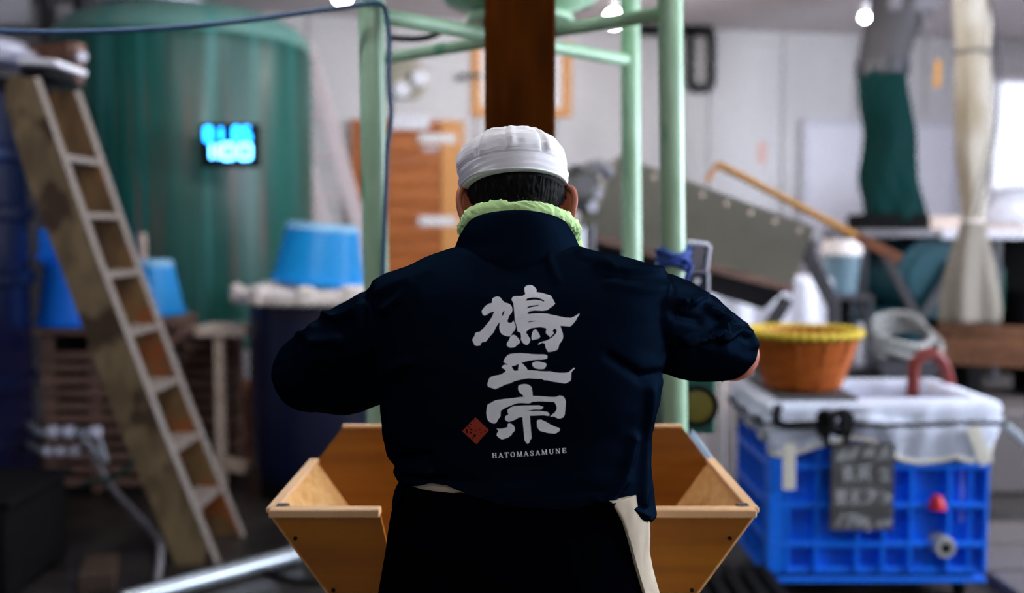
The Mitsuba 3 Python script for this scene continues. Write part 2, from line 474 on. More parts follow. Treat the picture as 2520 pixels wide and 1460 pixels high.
def head_shape(tm):
    tm.vertices = tm.vertices @ HR.T + HC
    return tm


# --- the body: one surface from head to feet
ELB_L, ELB_R = P(774, 915, 1.62), P(1803, 874, 1.66)
SH_L, SH_R = P(985, 795, 1.50), P(1572, 782, 1.50)
HAND_L, HAND_R = np.array([-0.155, 1.85, 1.175]), np.array([0.190, 1.86, 1.185])
body = [mani(head_shape(sph([0, 0, 0.006], 1, (.0765, .096, .091), 4)))]
body += [m3.Manifold.batch_hull([ball(hd(0, .045, -.055), .05), ball(hd(0, .062, -.095), .022), ball(hd(.036, .01, -.06), .03), ball(hd(-.036, .01, -.06), .03)])]
body += [m3.Manifold.batch_hull([ball(hd(0, .092, -.005), .008), ball(hd(0, .112, -.036), .011), ball(hd(0, .088, -.04), .014)])]
for s in (-1, 1):
    body += [ball(hd(s * .031, .08, .004), .012), m3.Manifold.batch_hull([ball(hd(s * .016, .094, -.068), .007), ball(hd(0, .096, -.066), .008)])]
    body += [bone(hd(s * .045, .083, .024), .008, hd(s * .014, .092, .024), .008)]
    ear = head_shape(tube([[s * (.076 + .0135 * max(0, -math.cos(a)) + .004 * math.sin(a)), -.014 + .017 * math.cos(a), -.024 + .032 * math.sin(a)] for a in np.linspace(.5, 4.9, 26)], .0050, 10))
    body += [m3.Manifold.batch_hull([ball(hd(s * .070, .0, .002), .006), ball(hd(s * .084, -.014, -.002), .005), ball(hd(s * .0855, -.020, -.026), .005), ball(hd(s * .074, -.010, -.052), .006), ball(hd(s * .062, .004, -.045), .006)])]
    body += [mani(ear)]
body += chain([(hd(0, -.035, -.06), .058), ([.008, 1.50, 1.385], .062), ([.008, 1.49, 1.30], .085)])
body += chain([([.008, 1.49, 1.30], .085), ([.01, 1.50, 1.14], .095), ([.012, 1.50, .98], .09), ([.012, 1.49, .86], .10)])
for sh, el, ha, s in ((SH_L, ELB_L, HAND_L, -1), (SH_R, ELB_R, HAND_R, 1)):
    body += chain([([.008 + s * .06, 1.50, 1.31], .055), (sh, .047), (el, .039)])
    body += chain([(el, .039 if s < 0 else .0445), (el + (ha - el) * .35, .037), (ha, .026)])
    dirn = (ha - el) / np.linalg.norm(ha - el)
    side = np.cross(dirn, [0, 0, 1.0])
    side /= np.linalg.norm(side)
    upv = np.cross(side, dirn)
    pal = ha + dirn * .045
    body += [m3.Manifold.batch_hull([ball(ha + side * o, .017) for o in (-.016, .016)] + [ball(ha + dirn * .088 + side * o, .012) for o in (-.030, .030)])]
    for q, (o, L) in enumerate(((-.030, .062), (-.010, .074), (.010, .079), (.030, .070))):
        k0 = ha + dirn * .09 + side * o
        k1 = k0 + (dirn * .86 - upv * .5) * L * .5
        k2 = k1 + (dirn * .35 - upv * .94) * L * .32
        k3 = k2 + (-dirn * .3 - upv * .95) * L * .25
        body += chain([(k0, .0095), (k1, .0088), (k2, .0082), (k3, .0072)])
    tb = ha + dirn * .025 - side * s * .026
    body += chain([(tb, .013), (tb + dirn * .03 - side * s * .022 - upv * .012, .0105), (tb + dirn * .056 - side * s * .014 - upv * .032, .009)])
for s in (-1, 1):
    hip, knee, ank = [.012 + s * .085, 1.49, .84], [.012 + s * .10, 1.50, .47], [.012 + s * .11, 1.48, .09]
    body += chain([(hip, .085), (knee, .055), (ank, .038)])
    body += [m3.Manifold.batch_hull([ball([ank[0], 1.46, .045], .032), ball([ank[0] + s * .012, 1.62, .03], .022), ball([ank[0] - s * .02, 1.62, .03], .022), ball(ank, .036)])]
bm = skin_of(body, .006, 8)
part(person, 'body', bm, 'mat_skin', True, label='reddish tanned skin of neck, ears and bare elbow')

# --- shirt
rows = np.array([
    # py, left, right, middle depth, half depth
    [600, 1150, 1402, 1.500, .052], [616, 1098, 1462, 1.500, .062], [634, 1046, 1545, 1.500, .072], [655, 1000, 1622, 1.500, .084], [672, 950, 1638, 1.500, .092],
    [690, 918, 1648, 1.500, .100], [720, 906, 1650, 1.500, .110], [760, 900, 1648, 1.500, .117], [820, 902, 1642, 1.500, .122], [880, 915, 1636, 1.500, .124], [930, 930, 1630, 1.500, .124],
    [990, 936, 1618, 1.500, .121], [1060, 945, 1605, 1.500, .118], [1112, 955, 1602, 1.500, .118], [1130, 972, 1601, 1.500, .119], [1141, 985, 1601, 1.500, .119], [1154, 971, 1602, 1.500, .120],
    [1166, 975, 1602, 1.500, .120], [1179, 986, 1603, 1.500, .121], [1200, 973, 1604, 1.500, .122], [1222, 967, 1606, 1.500, .123], [1238, 965, 1608, 1.500, .124], [1258, 970, 1612, 1.500, .125], [1274, 962, 1616, 1.500, .126], [1290, 956, 1621, 1.500, .127], [1320, 955, 1622, 1.500, .128]])


def section(py, xl, xr, yc, hdp, n=72, e=2.5):
    a, b = P(xl, py, yc), P(xr, py, yc)
    t = np.arange(n) * 2 * np.pi / n
    c, s = np.cos(t), np.sin(t)
    x = (a[0] + b[0]) / 2 + (b[0] - a[0]) / 2 * np.sign(c) * np.abs(c) ** (2 / e)
    y = yc + hdp * np.sign(s) * np.abs(s) ** (2 / e)
    return np.stack([x, y, np.full(n, a[2])], 1)


torso = mani(loft([section(*r) for r in rows]))
q = lambda px, py, Y, rpx: (P(px, py, Y), rpx * Y / F)
armL = chain([q(965, 803, 1.50, 112), q(862, 872, 1.555, 116), q(768, 918, 1.60, 98)])
armL += [m3.Manifold.batch_hull([ball(*q(930, 880, 1.53, 110)), ball(*q(858, 912, 1.58, 108)), ball(*q(772, 916, 1.61, 98))])]
foreL = ELB_L + (HAND_L - ELB_L) * .34
armL += [bone(P(768, 918, 1.61), 94 * 1.6 / F, foreL, .058)]
armR = chain([q(1600, 772, 1.50, 112), q(1700, 820, 1.555, 110), q(1776, 856, 1.60, 86)])
armR += [m3.Manifold.batch_hull([ball(*q(1640, 815, 1.53, 112)), ball(*q(1712, 836, 1.57, 106)), ball(*q(1774, 858, 1.60, 84))])]
foreR = ELB_R + (HAND_R - ELB_R) * .30
shirt = skin_of([torso] + armL + armR, .0075, 10)
# hem and right cuff, cut along the cloth's edge
hem = [(900, 1318), (950, 1300), (985, 1226), (1010, 1207), (1060, 1191), (1100, 1193), (1165, 1215), (1250, 1243), (1400, 1246), (1505, 1240), (1548, 1262), (1588, 1286), (1612, 1304), (1640, 1300), (1700, 1300)]
hp = [P(x, y, 1.40) for x, y in hem]
cutter = prism([(h[0], h[2]) for h in hp] + [(.6, .5), (-.6, .5)], 1.4, (0, 2.2, 0), (1, 0, 0), (0, 0, 1))
shirt_m = mani(shirt) - mani(cutter)
mm = shirt_m.refine_to_length(.007).to_mesh()
shirt = trimesh.Trimesh(mm.vert_properties[:, :3], mm.tri_verts, process=True)
shirt.merge_vertices()
folds = [  # (pixel polyline, half width in px, height in mm)
    ([(945, 765), (985, 735), (1012, 700)], 11, 5), ([(790, 772), (830, 787), (872, 770), (890, 752)], 8, 8), ([(735, 822), (755, 830), (770, 806)], 10, 6),
    ([(900, 686), (895, 740), (893, 800)], 5, -4), ([(770, 845), (830, 838)], 12, 5), ([(930, 720), (990, 690), (1060, 668)], 14, 4),
    ([(1642, 662), (1655, 700), (1657, 745)], 4, -5), ([(1470, 650), (1550, 668), (1640, 662)], 10, 5), ([(1500, 700), (1580, 712), (1650, 708)], 14, 4),
    ([(1660, 742), (1700, 745), (1732, 730)], 9, 7), ([(1740, 760), (1782, 785), (1778, 812), (1740, 828), (1690, 842)], 8, 8), ([(1795, 778), (1832, 800), (1856, 850)], 8, 5),
    ([(1785, 800), (1800, 790)], 6, -5), ([(1660, 775), (1720, 790)], 10, -5), ([(1775, 835), (1815, 812), (1832, 822)], 8, 7),
    ([(1352, 588), (1350, 640), (1372, 690)], 9, 4), ([(1430, 625), (1500, 655)], 12, 4),
    ([(1602, 960), (1588, 1100), (1580, 1240)], 11, 5), ([(1560, 1080), (1535, 1180), (1500, 1235)], 12, 5), ([(1470, 1230), (1540, 1245), (1590, 1270)], 8, 4), ([(1500, 880), (1580, 930), (1640, 920)], 12, -4),
    ([(985, 1130), (1050, 1120)], 9, -4), ([(975, 1155), (1060, 1165)], 10, 4), ([(940, 930), (1000, 890)], 12, 4)]


def pix(v):
    """Where points stand across and up, at the scale of the photograph's pixels."""
    d = v - np.array([0, 0, CAMZ])
    f = d[:, 1] * math.cos(PITCH) - d[:, 2] * math.sin(PITCH)
    u = d[:, 1] * math.sin(PITCH) + d[:, 2] * math.cos(PITCH)
    return np.stack([1260 + F * d[:, 0] / f, 730 - F * u / f], 1)


def fold_shirt(t):
    v, nrm = np.array(t.vertices), np.array(t.vertex_normals)
    p = pix(v)
    h = (meshkit.fbm(v * [9, 9, 14], 3, 3) - .5) * .010 + (meshkit.fbm(v * [26, 26, 40], 2, 8) - .5) * .002
    for line, w, mm_ in folds:
        line = np.array(line, float)
        best = np.full(len(v), 1e9)
        for a, b in zip(line[:-1], line[1:]):
            d = b - a
            s = np.clip(((p - a) @ d) / (d @ d), 0, 1)
            best = np.minimum(best, np.linalg.norm(p - (a + s[:, None] * d), axis=1))
        h = h + np.exp(-(best / w) ** 2) * mm_ * 1.7e-3 * np.clip(.35 - nrm[:, 1], 0, 1)
    calm = np.exp(-((p[:, 0] - 1290) / 190) ** 4 - ((p[:, 1] - 920) / 260) ** 4)
    t.vertices = v + nrm * (h * (1 - .75 * calm))[:, None]
    return t


shirt = fold_shirt(shirt)
sk = part(person, 'shirt', shirt, 'mat_shirt', True, label='dark navy work shirt with grey lettering across the back')
# sleeve end at the right: a hem around the bare elbow
# stand-up collar
cb = lambda a, k: np.array([.0075 + (.0925 - .012 * k) * math.sin(a), 1.515 - (.088 - .008 * k) * math.cos(a), 1.372 + .012 * math.cos(a) + k * (.030 + .016 * math.cos(a))])
na = 64
A = np.arange(na) * 2 * np.pi / na
prof = [(1.02, -1.1), (1.05, -.55), (1.03, .0), (1.035, .15), (1.03, .5), (1.0, .85), (.975, 1.0), (.95, .98), (.93, .8), (.92, .3), (.92, -1.1)]
cring = []
for sc, k in prof:
    r = np.array([cb(a, k) for a in A])
    ctr = np.array([.0075, 1.515, 0])
    r[:, :2] = ctr[:2] + (r[:, :2] - ctr[:2]) * sc
    cring.append(r)
col = loft(cring, closed=True, cap=False)
if col.volume < 0:
    col.invert()
part(sk, 'collar', jitter(remesh(col, .012), .0014, 22, 5), 'mat_shirt', True)

# --- trousers, waistband, apron
trow = [[1168, 985, 1592, 1.498, .112], [1200, 978, 1598, 1.498, .116], [1260, 962, 1600, 1.495, .120], [1300, 956, 1596, 1.49, .124], [1340, 952, 1592, 1.49, .127], [1400, 942, 1594, 1.49, .130], [1460, 932, 1600, 1.49, .132], [1560, 930, 1606, 1.49, .130], [1640, 945, 1598, 1.49, .120]]
tro = [mani(loft([section(*r, e=2.3) for r in trow]))]
for s in (-1, 1):
    tro += chain([([.012 + s * .088, 1.49, .80], .105), ([.012 + s * .098, 1.50, .47], .085), ([.012 + s * .108, 1.485, .13], .066)])
tr = skin_of(tro, .012, 6)
v = np.array(tr.vertices)
tr.vertices = v + tr.vertex_normals * ((meshkit.fbm(v * [14, 14, 7], 3, 5) - .5) * .008)[:, None]
part(person, 'trousers', tr, 'mat_trousers', True, label='black work trousers')
wb = loft([section(1136, 995, 1586, 1.498, .1105), section(1144, 993, 1588, 1.498, .1125), section(1163, 990, 1590, 1.498, .1140), section(1170, 989, 1590, 1.498, .1115)])



def apron_mesh():
    """The apron's cloth: from an edge at the right of the back round the front; two skins a few millimetres apart."""
    out, inn = [], []
    rows_ = [(1186, 1500, 1582), (1208, 1516, 1586), (1236, 1531, 1592), (1262, 1541, 1596), (1300, 1555, 1598), (1340, 1568, 1596), (1400, 1590, 1606), (1460, 1610, 1622), (1600, 1625, 1645), (1800, 1640, 1662), (2050, 1645, 1672)]
    n = 60
    for py, edge, xr in rows_:
        xl = 2 * 1276 - xr + 14
        sec = section(py, xl, xr, 1.492, .136, 720, 2.4)
        # angle of the edge on the back side, then round the right to the front and to the left
        x = P(edge, py, 1.40)[0]
        back = np.where((sec[:, 1] < 1.492) & (np.arange(720) > 540))[0]
        i0 = back[np.argmin(np.abs(sec[back, 0] - x))]
        idx = np.linspace(i0, 720 + 340, n).astype(int) % 720
        ring = sec[idx]
        out.append(ring)
        c = np.array([ring[:, 0].mean(), 1.492, 0])
        inn.append(ring - (ring - c) * [.03, .03, 0])
    rings = [np.vstack([a, b[::-1]]) for a, b in zip(out, inn)]
    return loft(rings)


apm = remesh(apron_mesh(), .014)
v = np.array(apm.vertices)
v = v + np.stack([(meshkit.fbm(v * [20, 20, 6] + 40 * j, 2, j) - .5) * .007 for j in range(2)] + [np.zeros(len(v))], 1)
apk = part(person, 'apron', trimesh.Trimesh(v, apm.faces), 'mat_apron', True, label='beige apron wrapped round the front, its edge showing at the right hip')
part(apk, 'waistband', jitter(remesh(wb, .016), .003, 20, 2), 'mat_apron', True)
for s in (-1, 1):
    x = .012 + s * .11
    bt = skin_of([bone([x, 1.475, .30], .062, [x, 1.475, .10], .056), m3.Manifold.batch_hull([ball([x, 1.45, .05], .048), ball([x + .012, 1.65, .04], .036), ball([x - .012, 1.65, .04], .036), ball([x, 1.475, .10], .05)])], .012, 6)
    bt.vertices[:, 2] = np.maximum(bt.vertices[:, 2], 0.002)
    part(person, 'boot', bt, 'mat_boot', True, label='white rubber boot')

# --- hair and cap
def in_head(v):
    return (v - HC) @ HR


bl = in_head(np.array(bm.vertices))
sel = (bl[:, 1] < .020) & (bl[:, 2] > -.13) & (bl[:, 2] < .035) & (np.abs(bl[:, 0]) < .12) & (np.array(bm.vertices)[:, 2] > 1.36)
hm = trimesh.Trimesh(bm.vertices, bm.faces[sel[bm.faces].all(1)], process=True)
hv_, hf_ = trimesh.remesh.subdivide_to_size(hm.vertices, hm.faces, .0028, max_iter=8)
hm = trimesh.Trimesh(hv_, hf_, process=True)
hl = in_head(np.array(hm.vertices))
lowest = -.066 + .034 * np.clip((np.abs(hl[:, 0]) - .045) / .03, 0, 1) + .7 * np.maximum(hl[:, 1] + .045, 0) + (meshkit.noise(hl * 300, 3) - .5) * .016
keep = (hl[:, 1] < .004 - .5 * np.maximum(-.01 - hl[:, 2], 0) ) & (hl[:, 2] > lowest) & (np.abs(hl[:, 0]) < .0785)
edge_in = np.clip((hl[:, 2] - lowest) / .02, 0, 1)
grow = (.0005 + .0022 * edge_in + (meshkit.noise(np.stack([hl[:, 0] * 420, hl[:, 1] * 420, hl[:, 2] * 50], 1), 4) - .35) * .0034 * edge_in)
grow = np.where(hl[:, 2] > .0, .0012, grow)
outer = trimesh.Trimesh(np.array(hm.vertices) + hm.vertex_normals * grow[:, None], hm.faces[keep[hm.faces].all(1)], process=True)
part(person, 'hair', outer, 'mat_hair', True, label='short black hair with some grey below the cap')


def cap_local():
    """Round cloth cap: pleated band, gathered crown. In the cap's own axes."""
    n = 160
    th = np.arange(n) * 2 * np.pi / n
    pz = np.array([(.000, .975), (.001, .990), (.004, 1.0), (.024, 1.004), (.0275, .998), (.0305, 1.018), (.036, 1.026), (.044, 1.016), (.053, .985), (.062, .92), (.0705, .825), (.079, .685), (.0855, .51), (.090, .30), (.0918, .14), (.0922, .04)])
    t_ = np.linspace(0, len(pz) - 1, 76)
    prof = np.stack([np.interp(t_, np.arange(len(pz)), pz[:, 1]), np.interp(t_, np.arange(len(pz)), pz[:, 0])], 1)
    rings = []
    for k, (s, z) in enumerate(prof):
        w = np.clip((z - .028) / .006, 0, 1) * np.clip((.091 - z) / .012, 0, 1)
        seam = np.zeros(n)
        for a0 in np.radians([-98, -58, -20, 20, 65, 110, 150, 190, 232]):
            d = (th - a0 + np.pi) % (2 * np.pi) - np.pi
            seam -= .0060 * np.exp(-(d / .035) ** 2) - .0045 * np.exp(-((d - .12) / .07) ** 2)
        puff = (meshkit.fbm(np.stack([np.cos(th) * 2.2, np.sin(th) * 2.2, np.full(n, z * 22)], 1), 3, 2) - .5) * .016
        side = np.abs(np.cos(th)) ** 2
        crease = (.0022 + .0058 * side) * np.sin(z * 900 + 2.2 * np.cos(th) + 1.2 * np.sin(3 * th)) * np.clip((.027 - z) / .006, 0, 1) * (.5 + meshkit.noise(np.stack([np.cos(th) * 3, np.sin(th) * 3, np.full(n, z * 60)], 1), 5))
        r = s + (seam + puff) * 9 * w * .9 + crease * 4
        rings.append(np.stack([.0855 * r * np.cos(th), .1105 * r * np.sin(th), np.full(n, z) + .006 * (meshkit.fbm(np.stack([np.cos(th), np.sin(th), th * 0 + k], 1) * 2, 2, 7) - .5) * (z > .03)], 1))
    m = loft(rings)
    if m.volume < 0:
        m.invert()
    return m


capm = cap_local()
tilt, roll = -.25, -.045
R1 = trimesh.transformations.rotation_matrix(tilt, [1, 0, 0])[:3, :3]
R2 = trimesh.transformations.rotation_matrix(roll, [0, 1, 0])[:3, :3]
CAPO = np.array([.0030, 1.5865, 1.4640])
capm.vertices = capm.vertices @ (R2 @ R1).T + CAPO
part(person, 'cap', capm, 'mat_capcloth', 50, label='white round cloth cap with a pleated band')

# --- towel round the neck
tpx = [(1275, 519, 1.470), (1215, 522, 1.480), (1170, 535, 1.515), (1152, 560, 1.56), (1165, 600, 1.625), (1215, 640, 1.665), (1290, 652, 1.675), (1355, 640, 1.665), (1405, 602, 1.62), (1404, 570, 1.57), (1384, 540, 1.52), (1340, 524, 1.482), (1275, 519, 1.470)]
tp = spline([P(*p) for p in tpx], 97)[:-1]
tw = remesh(tube(tp, .0150 + .0025 * np.sin(np.linspace(0, 12, 96)), 18, closed=True), .006)
v = np.array(tw.vertices)
tw.vertices = v + tw.vertex_normals * ((meshkit.fbm(v * 36, 2, 4) - .5) * .013 + (meshkit.noise(v * 380, 6) - .5) * .0055)[:, None]
part(person, 'towel', tw, 'mat_towel', True, label='light green terry towel round the neck')

# --- lettering on the back of the shirt
sv, sn = np.array(shirt.vertices), np.array(shirt.vertex_normals)
sel = (sn[:, 1] < -.25) & (np.abs(sv[:, 0]) < .24) & (sv[:, 1] < 1.52)
back_y = LinearNDInterpolator(sv[sel][:, [0, 2]], sv[sel][:, 1])


def print_on(poly, lift=.0012):
    """A flat print, cut to the outline (pixels of the photograph), laid on the cloth."""
    poly = poly.buffer(0).simplify(.25)
    out = []
    for g in getattr(poly, 'geoms', [poly]):
        if g.area < 1.2:
            continue
        vv, ff = trimesh.creation.triangulate_polygon(g, engine='earcut')
        v3, f3 = trimesh.remesh.subdivide_to_size(np.column_stack([vv, np.zeros(len(vv))]), ff, 7.0, max_iter=12)
        out.append(trimesh.Trimesh(v3, f3, process=False))
    m = cat(out)
    pts = np.array([P(x, y, 1.39) for x, y in m.vertices[:, :2]])
    for _ in range(4):
        yy = back_y(pts[:, [0, 2]])
        yy = np.where(np.isfinite(yy), yy, 1.39)
        pts = np.array([P(x, y, Y - lift) for (x, y), Y in zip(m.vertices[:, :2], yy)])
    m = trimesh.Trimesh(pts, m.faces, process=True)
    if m.face_normals[:, 1].mean() > 0:
        m.invert()
    bk = m.copy()
    bk.vertices = bk.vertices + [0, .0008, 0]
    bk.invert()
    return cat([m, bk])


def outline(pts, k, ox, oy, holes=()):
    tr_ = lambda L: [(ox + x / k, oy + y / k) for x, y in L]
    return Polygon(tr_(pts), [tr_(h) for h in holes]).buffer(0)


k1 = 7.687
hato = [outline([(470, 370), (480, 345), (510, 322), (560, 308), (610, 318), (645, 350), (665, 385), (710, 420), (770, 440), (820, 465), (845, 510), (855, 565), (838, 620), (800, 660), (775, 720), (758, 770), (765, 795), (800, 808), (840, 805), (865, 780), (875, 755), (885, 775), (890, 815), (912, 850), (915, 900), (895, 950), (855, 995), (825, 1045), (805, 1062), (760, 1062), (710, 1050), (660, 1025), (625, 985), (610, 940), (605, 880), (612, 790), (580, 830), (540, 890), (515, 945), (495, 990), (450, 1035), (405, 1090), (375, 1135), (345, 1165), (290, 1170), (255, 1195), (245, 1235), (160, 1242), (125, 1205), (95, 1140), (100, 1110), (140, 1050), (145, 1000), (180, 985), (240, 975), (300, 915), (360, 845), (420, 770), (470, 690), (505, 600), (500, 590), (430, 615), (370, 655), (330, 672), (300, 660), (275, 610), (272, 575), (310, 530), (350, 480), (410, 445), (470, 425)], k1, 1150, 690, [[(690, 575), (708, 585), (690, 640), (660, 685), (655, 660), (668, 605)]]),
        outline([(880, 1035), (920, 1050), (960, 1095), (990, 1135), (1000, 1180), (950, 1220), (895, 1270), (800, 1278), (745, 1235), (745, 1195), (790, 1130), (815, 1065), (845, 1040)], k1, 1150, 690),
        outline([(330, 260), (312, 200), (310, 150), (340, 110), (390, 90), (450, 95), (500, 125), (540, 170), (540, 225), (640, 240), (740, 270), (810, 290), (850, 355), (895, 445), (850, 485), (790, 530), (735, 570), (660, 578), (520, 572), (440, 580), (405, 590), (360, 632), (400, 640), (520, 628), (680, 628), (790, 645), (900, 668), (1000, 690), (1100, 710), (1190, 710), (1250, 690), (1310, 655), (1355, 625), (1350, 655), (1310, 710), (1280, 770), (1230, 825), (1190, 870), (1120, 872), (1000, 858), (990, 870), (1020, 940), (1042, 1020), (1045, 1090), (1010, 1160), (965, 1225), (955, 1285), (935, 1315), (880, 1340), (760, 1360), (740, 1330), (715, 1280), (700, 1220), (700, 1200), (650, 1180), (580, 1222), (568, 1205), (600, 1180), (650, 1160), (720, 1145), (800, 1105), (860, 1060), (905, 1010), (925, 955), (905, 920), (875, 915), (845, 955), (868, 1000), (830, 1050), (795, 1080), (770, 1045), (735, 1025), (712, 985), (725, 940), (718, 905), (670, 895), (610, 885), (520, 895), (440, 905), (390, 930), (350, 965), (340, 990), (375, 1035), (400, 1085), (425, 1110), (415, 1165), (370, 1225), (320, 1215), (270, 1170), (245, 1120), (250, 1060), (240, 995), (180, 970), (175, 900), (150, 830), (130, 740), (120, 600), (105, 480), (100, 420), (65, 370), (80, 330), (110, 305), (280, 298)], 7.684, 1250, 690,
                [[(330, 382), (370, 345), (460, 325), (540, 328), (620, 350), (690, 385), (675, 408), (620, 385), (540, 370), (440, 375), (370, 388)], [(355, 530), (390, 495), (460, 480), (570, 465), (590, 470), (540, 495), (440, 510), (375, 530)], [(370, 795), (420, 770), (540, 765), (480, 778), (410, 795)]]),
        outline([(515, 922), (550, 950), (580, 1000), (615, 1065), (570, 1110), (510, 1115), (465, 1135), (442, 1090), (455, 1010), (480, 950)], 7.684, 1250, 690)]
masa = [outline([(510, 320), (560, 220), (620, 150), (700, 120), (820, 105), (960, 100), (1150, 118), (1350, 130), (1600, 135), (1640, 155), (1655, 210), (1630, 245), (1560, 262), (1400, 268), (1200, 285), (1080, 320), (965, 345), (1010, 370), (1070, 440), (1115, 480), (1130, 540), (1250, 545), (1400, 560), (1550, 572), (1720, 570), (1850, 600), (1950, 610), (2100, 610), (2200, 595), (2260, 540), (2340, 475), (2360, 490), (2310, 545), (2265, 600), (2270, 700), (2255, 810), (2190, 845), (2125, 885), (2050, 880), (1900, 850), (1750, 830), (1650, 800), (1570, 800), (1500, 765), (1350, 765), (1180, 750), (1050, 765), (850, 810), (760, 840), (680, 885), (580, 905), (460, 960), (380, 1000), (290, 1035), (220, 1000), (140, 980), (95, 935), (105, 870), (140, 760), (190, 715), (260, 690), (350, 670), (440, 655), (500, 625), (560, 580), (575, 545), (530, 510), (460, 475), (500, 420), (550, 395), (620, 405), (590, 370), (530, 345)], 10.5, 1190, 860, [[(720, 440), (820, 420), (915, 375), (895, 480), (890, 555), (790, 560), (760, 500)]]),
        outline([(1250, 385), (1270, 345), (1360, 310), (1480, 325), (1600, 355), (1630, 390), (1610, 450), (1560, 510), (1430, 515), (1330, 490), (1275, 440)], 10.5, 1190, 860)]
k4 = 9.127
mune = [outline([(775, 150), (785, 85), (840, 62), (930, 48), (1010, 65), (1080, 120), (1095, 200), (1105, 320), (1250, 322), (1450, 340), (1580, 345), (1640, 340), (1710, 305), (1790, 330), (1830, 380), (1850, 450), (1840, 580), (1825, 740), (1790, 800), (1720, 828), (1660, 820), (1580, 780), (1490, 790), (1540, 735), (1600, 690), (1645, 620), (1640, 545), (1605, 480), (1590, 455), (1450, 450), (1250, 440), (1100, 450), (1030, 485), (950, 480), (800, 475), (700, 500), (600, 540), (490, 585), (400, 640), (380, 690), (382, 770), (330, 840), (300, 900), (250, 940), (190, 930), (110, 880), (75, 810), (60, 700), (70, 600), (85, 520), (160, 475), (250, 420), (400, 395), (600, 375), (800, 350), (905, 335), (880, 300), (820, 250), (785, 200)], k4, 1190, 940),
        outline([(535, 640), (600, 580), (690, 545), (880, 535), (1100, 530), (1260, 530), (1350, 570), (1300, 625), (1150, 625), (940, 655), (1100, 660), (1250, 655), (1390, 670), (1440, 680), (1490, 740), (1460, 770), (1340, 750), (1200, 755), (1040, 765), (1050, 900), (1058, 1020), (1075, 1180), (1080, 1270), (1045, 1310), (1035, 1360), (985, 1400), (920, 1320), (910, 1200), (895, 1020), (880, 880), (875, 790), (800, 800), (710, 850), (590, 900), (520, 885), (478, 840), (490, 780), (560, 730), (540, 680)], k4, 1190, 940),
        outline([(535, 960), (570, 935), (630, 945), (680, 990), (712, 1050), (700, 1100), (650, 1150), (620, 1205), (540, 1260), (410, 1295), (340, 1260), (290, 1200), (310, 1140), (340, 1090), (290, 1055), (400, 1060), (480, 1040), (545, 1020)], k4, 1190, 940),
        outline([(1195, 890), (1220, 855), (1290, 850), (1400, 900), (1520, 970), (1630, 1020), (1700, 1040), (1720, 1070), (1690, 1120), (1610, 1165), (1480, 1155), (1360, 1130), (1260, 1100), (1200, 1010)], k4, 1190, 940)]
part(sk, 'brush_character', print_on(unary_union(hato)), 'mat_print', False, label='topmost grey brush-written character on the back')
part(sk, 'brush_character', print_on(unary_union(masa)), 'mat_print', False, label='middle grey brush-written character on the back')
part(sk, 'brush_character', print_on(unary_union(mune)), 'mat_print', False, label='lowest grey brush-written character on the back')
seal = outline([(730, 255), (950, 470), (1220, 720), (1000, 960), (770, 1230), (480, 960), (250, 750), (480, 520)], 14.6, 1120, 1010)
for h in ([(655, 320), (690, 340), (680, 420), (655, 400)], [(440, 600), (520, 570), (490, 640)], [(540, 500), (600, 480), (590, 540), (545, 530)], [(380, 700), (450, 670), (440, 860), (400, 800)], [(500, 680), (600, 660), (640, 750), (600, 740), (560, 715)], [(520, 790), (600, 770), (620, 830), (540, 840)], [(660, 880), (740, 860), (740, 940), (670, 970)], [(590, 980), (640, 960), (640, 1050)], [(1050, 730), (1110, 720), (1100, 780), (1060, 770)], [(860, 680), (900, 660), (900, 730)], [(900, 800), (960, 790), (940, 850)], [(700, 720), (770, 710), (730, 760)]):
    seal = seal.difference(outline(h, 14.6, 1120, 1010))
part(sk, 'red_seal', print_on(seal), 'mat_seal', False, label='small red diamond seal print')


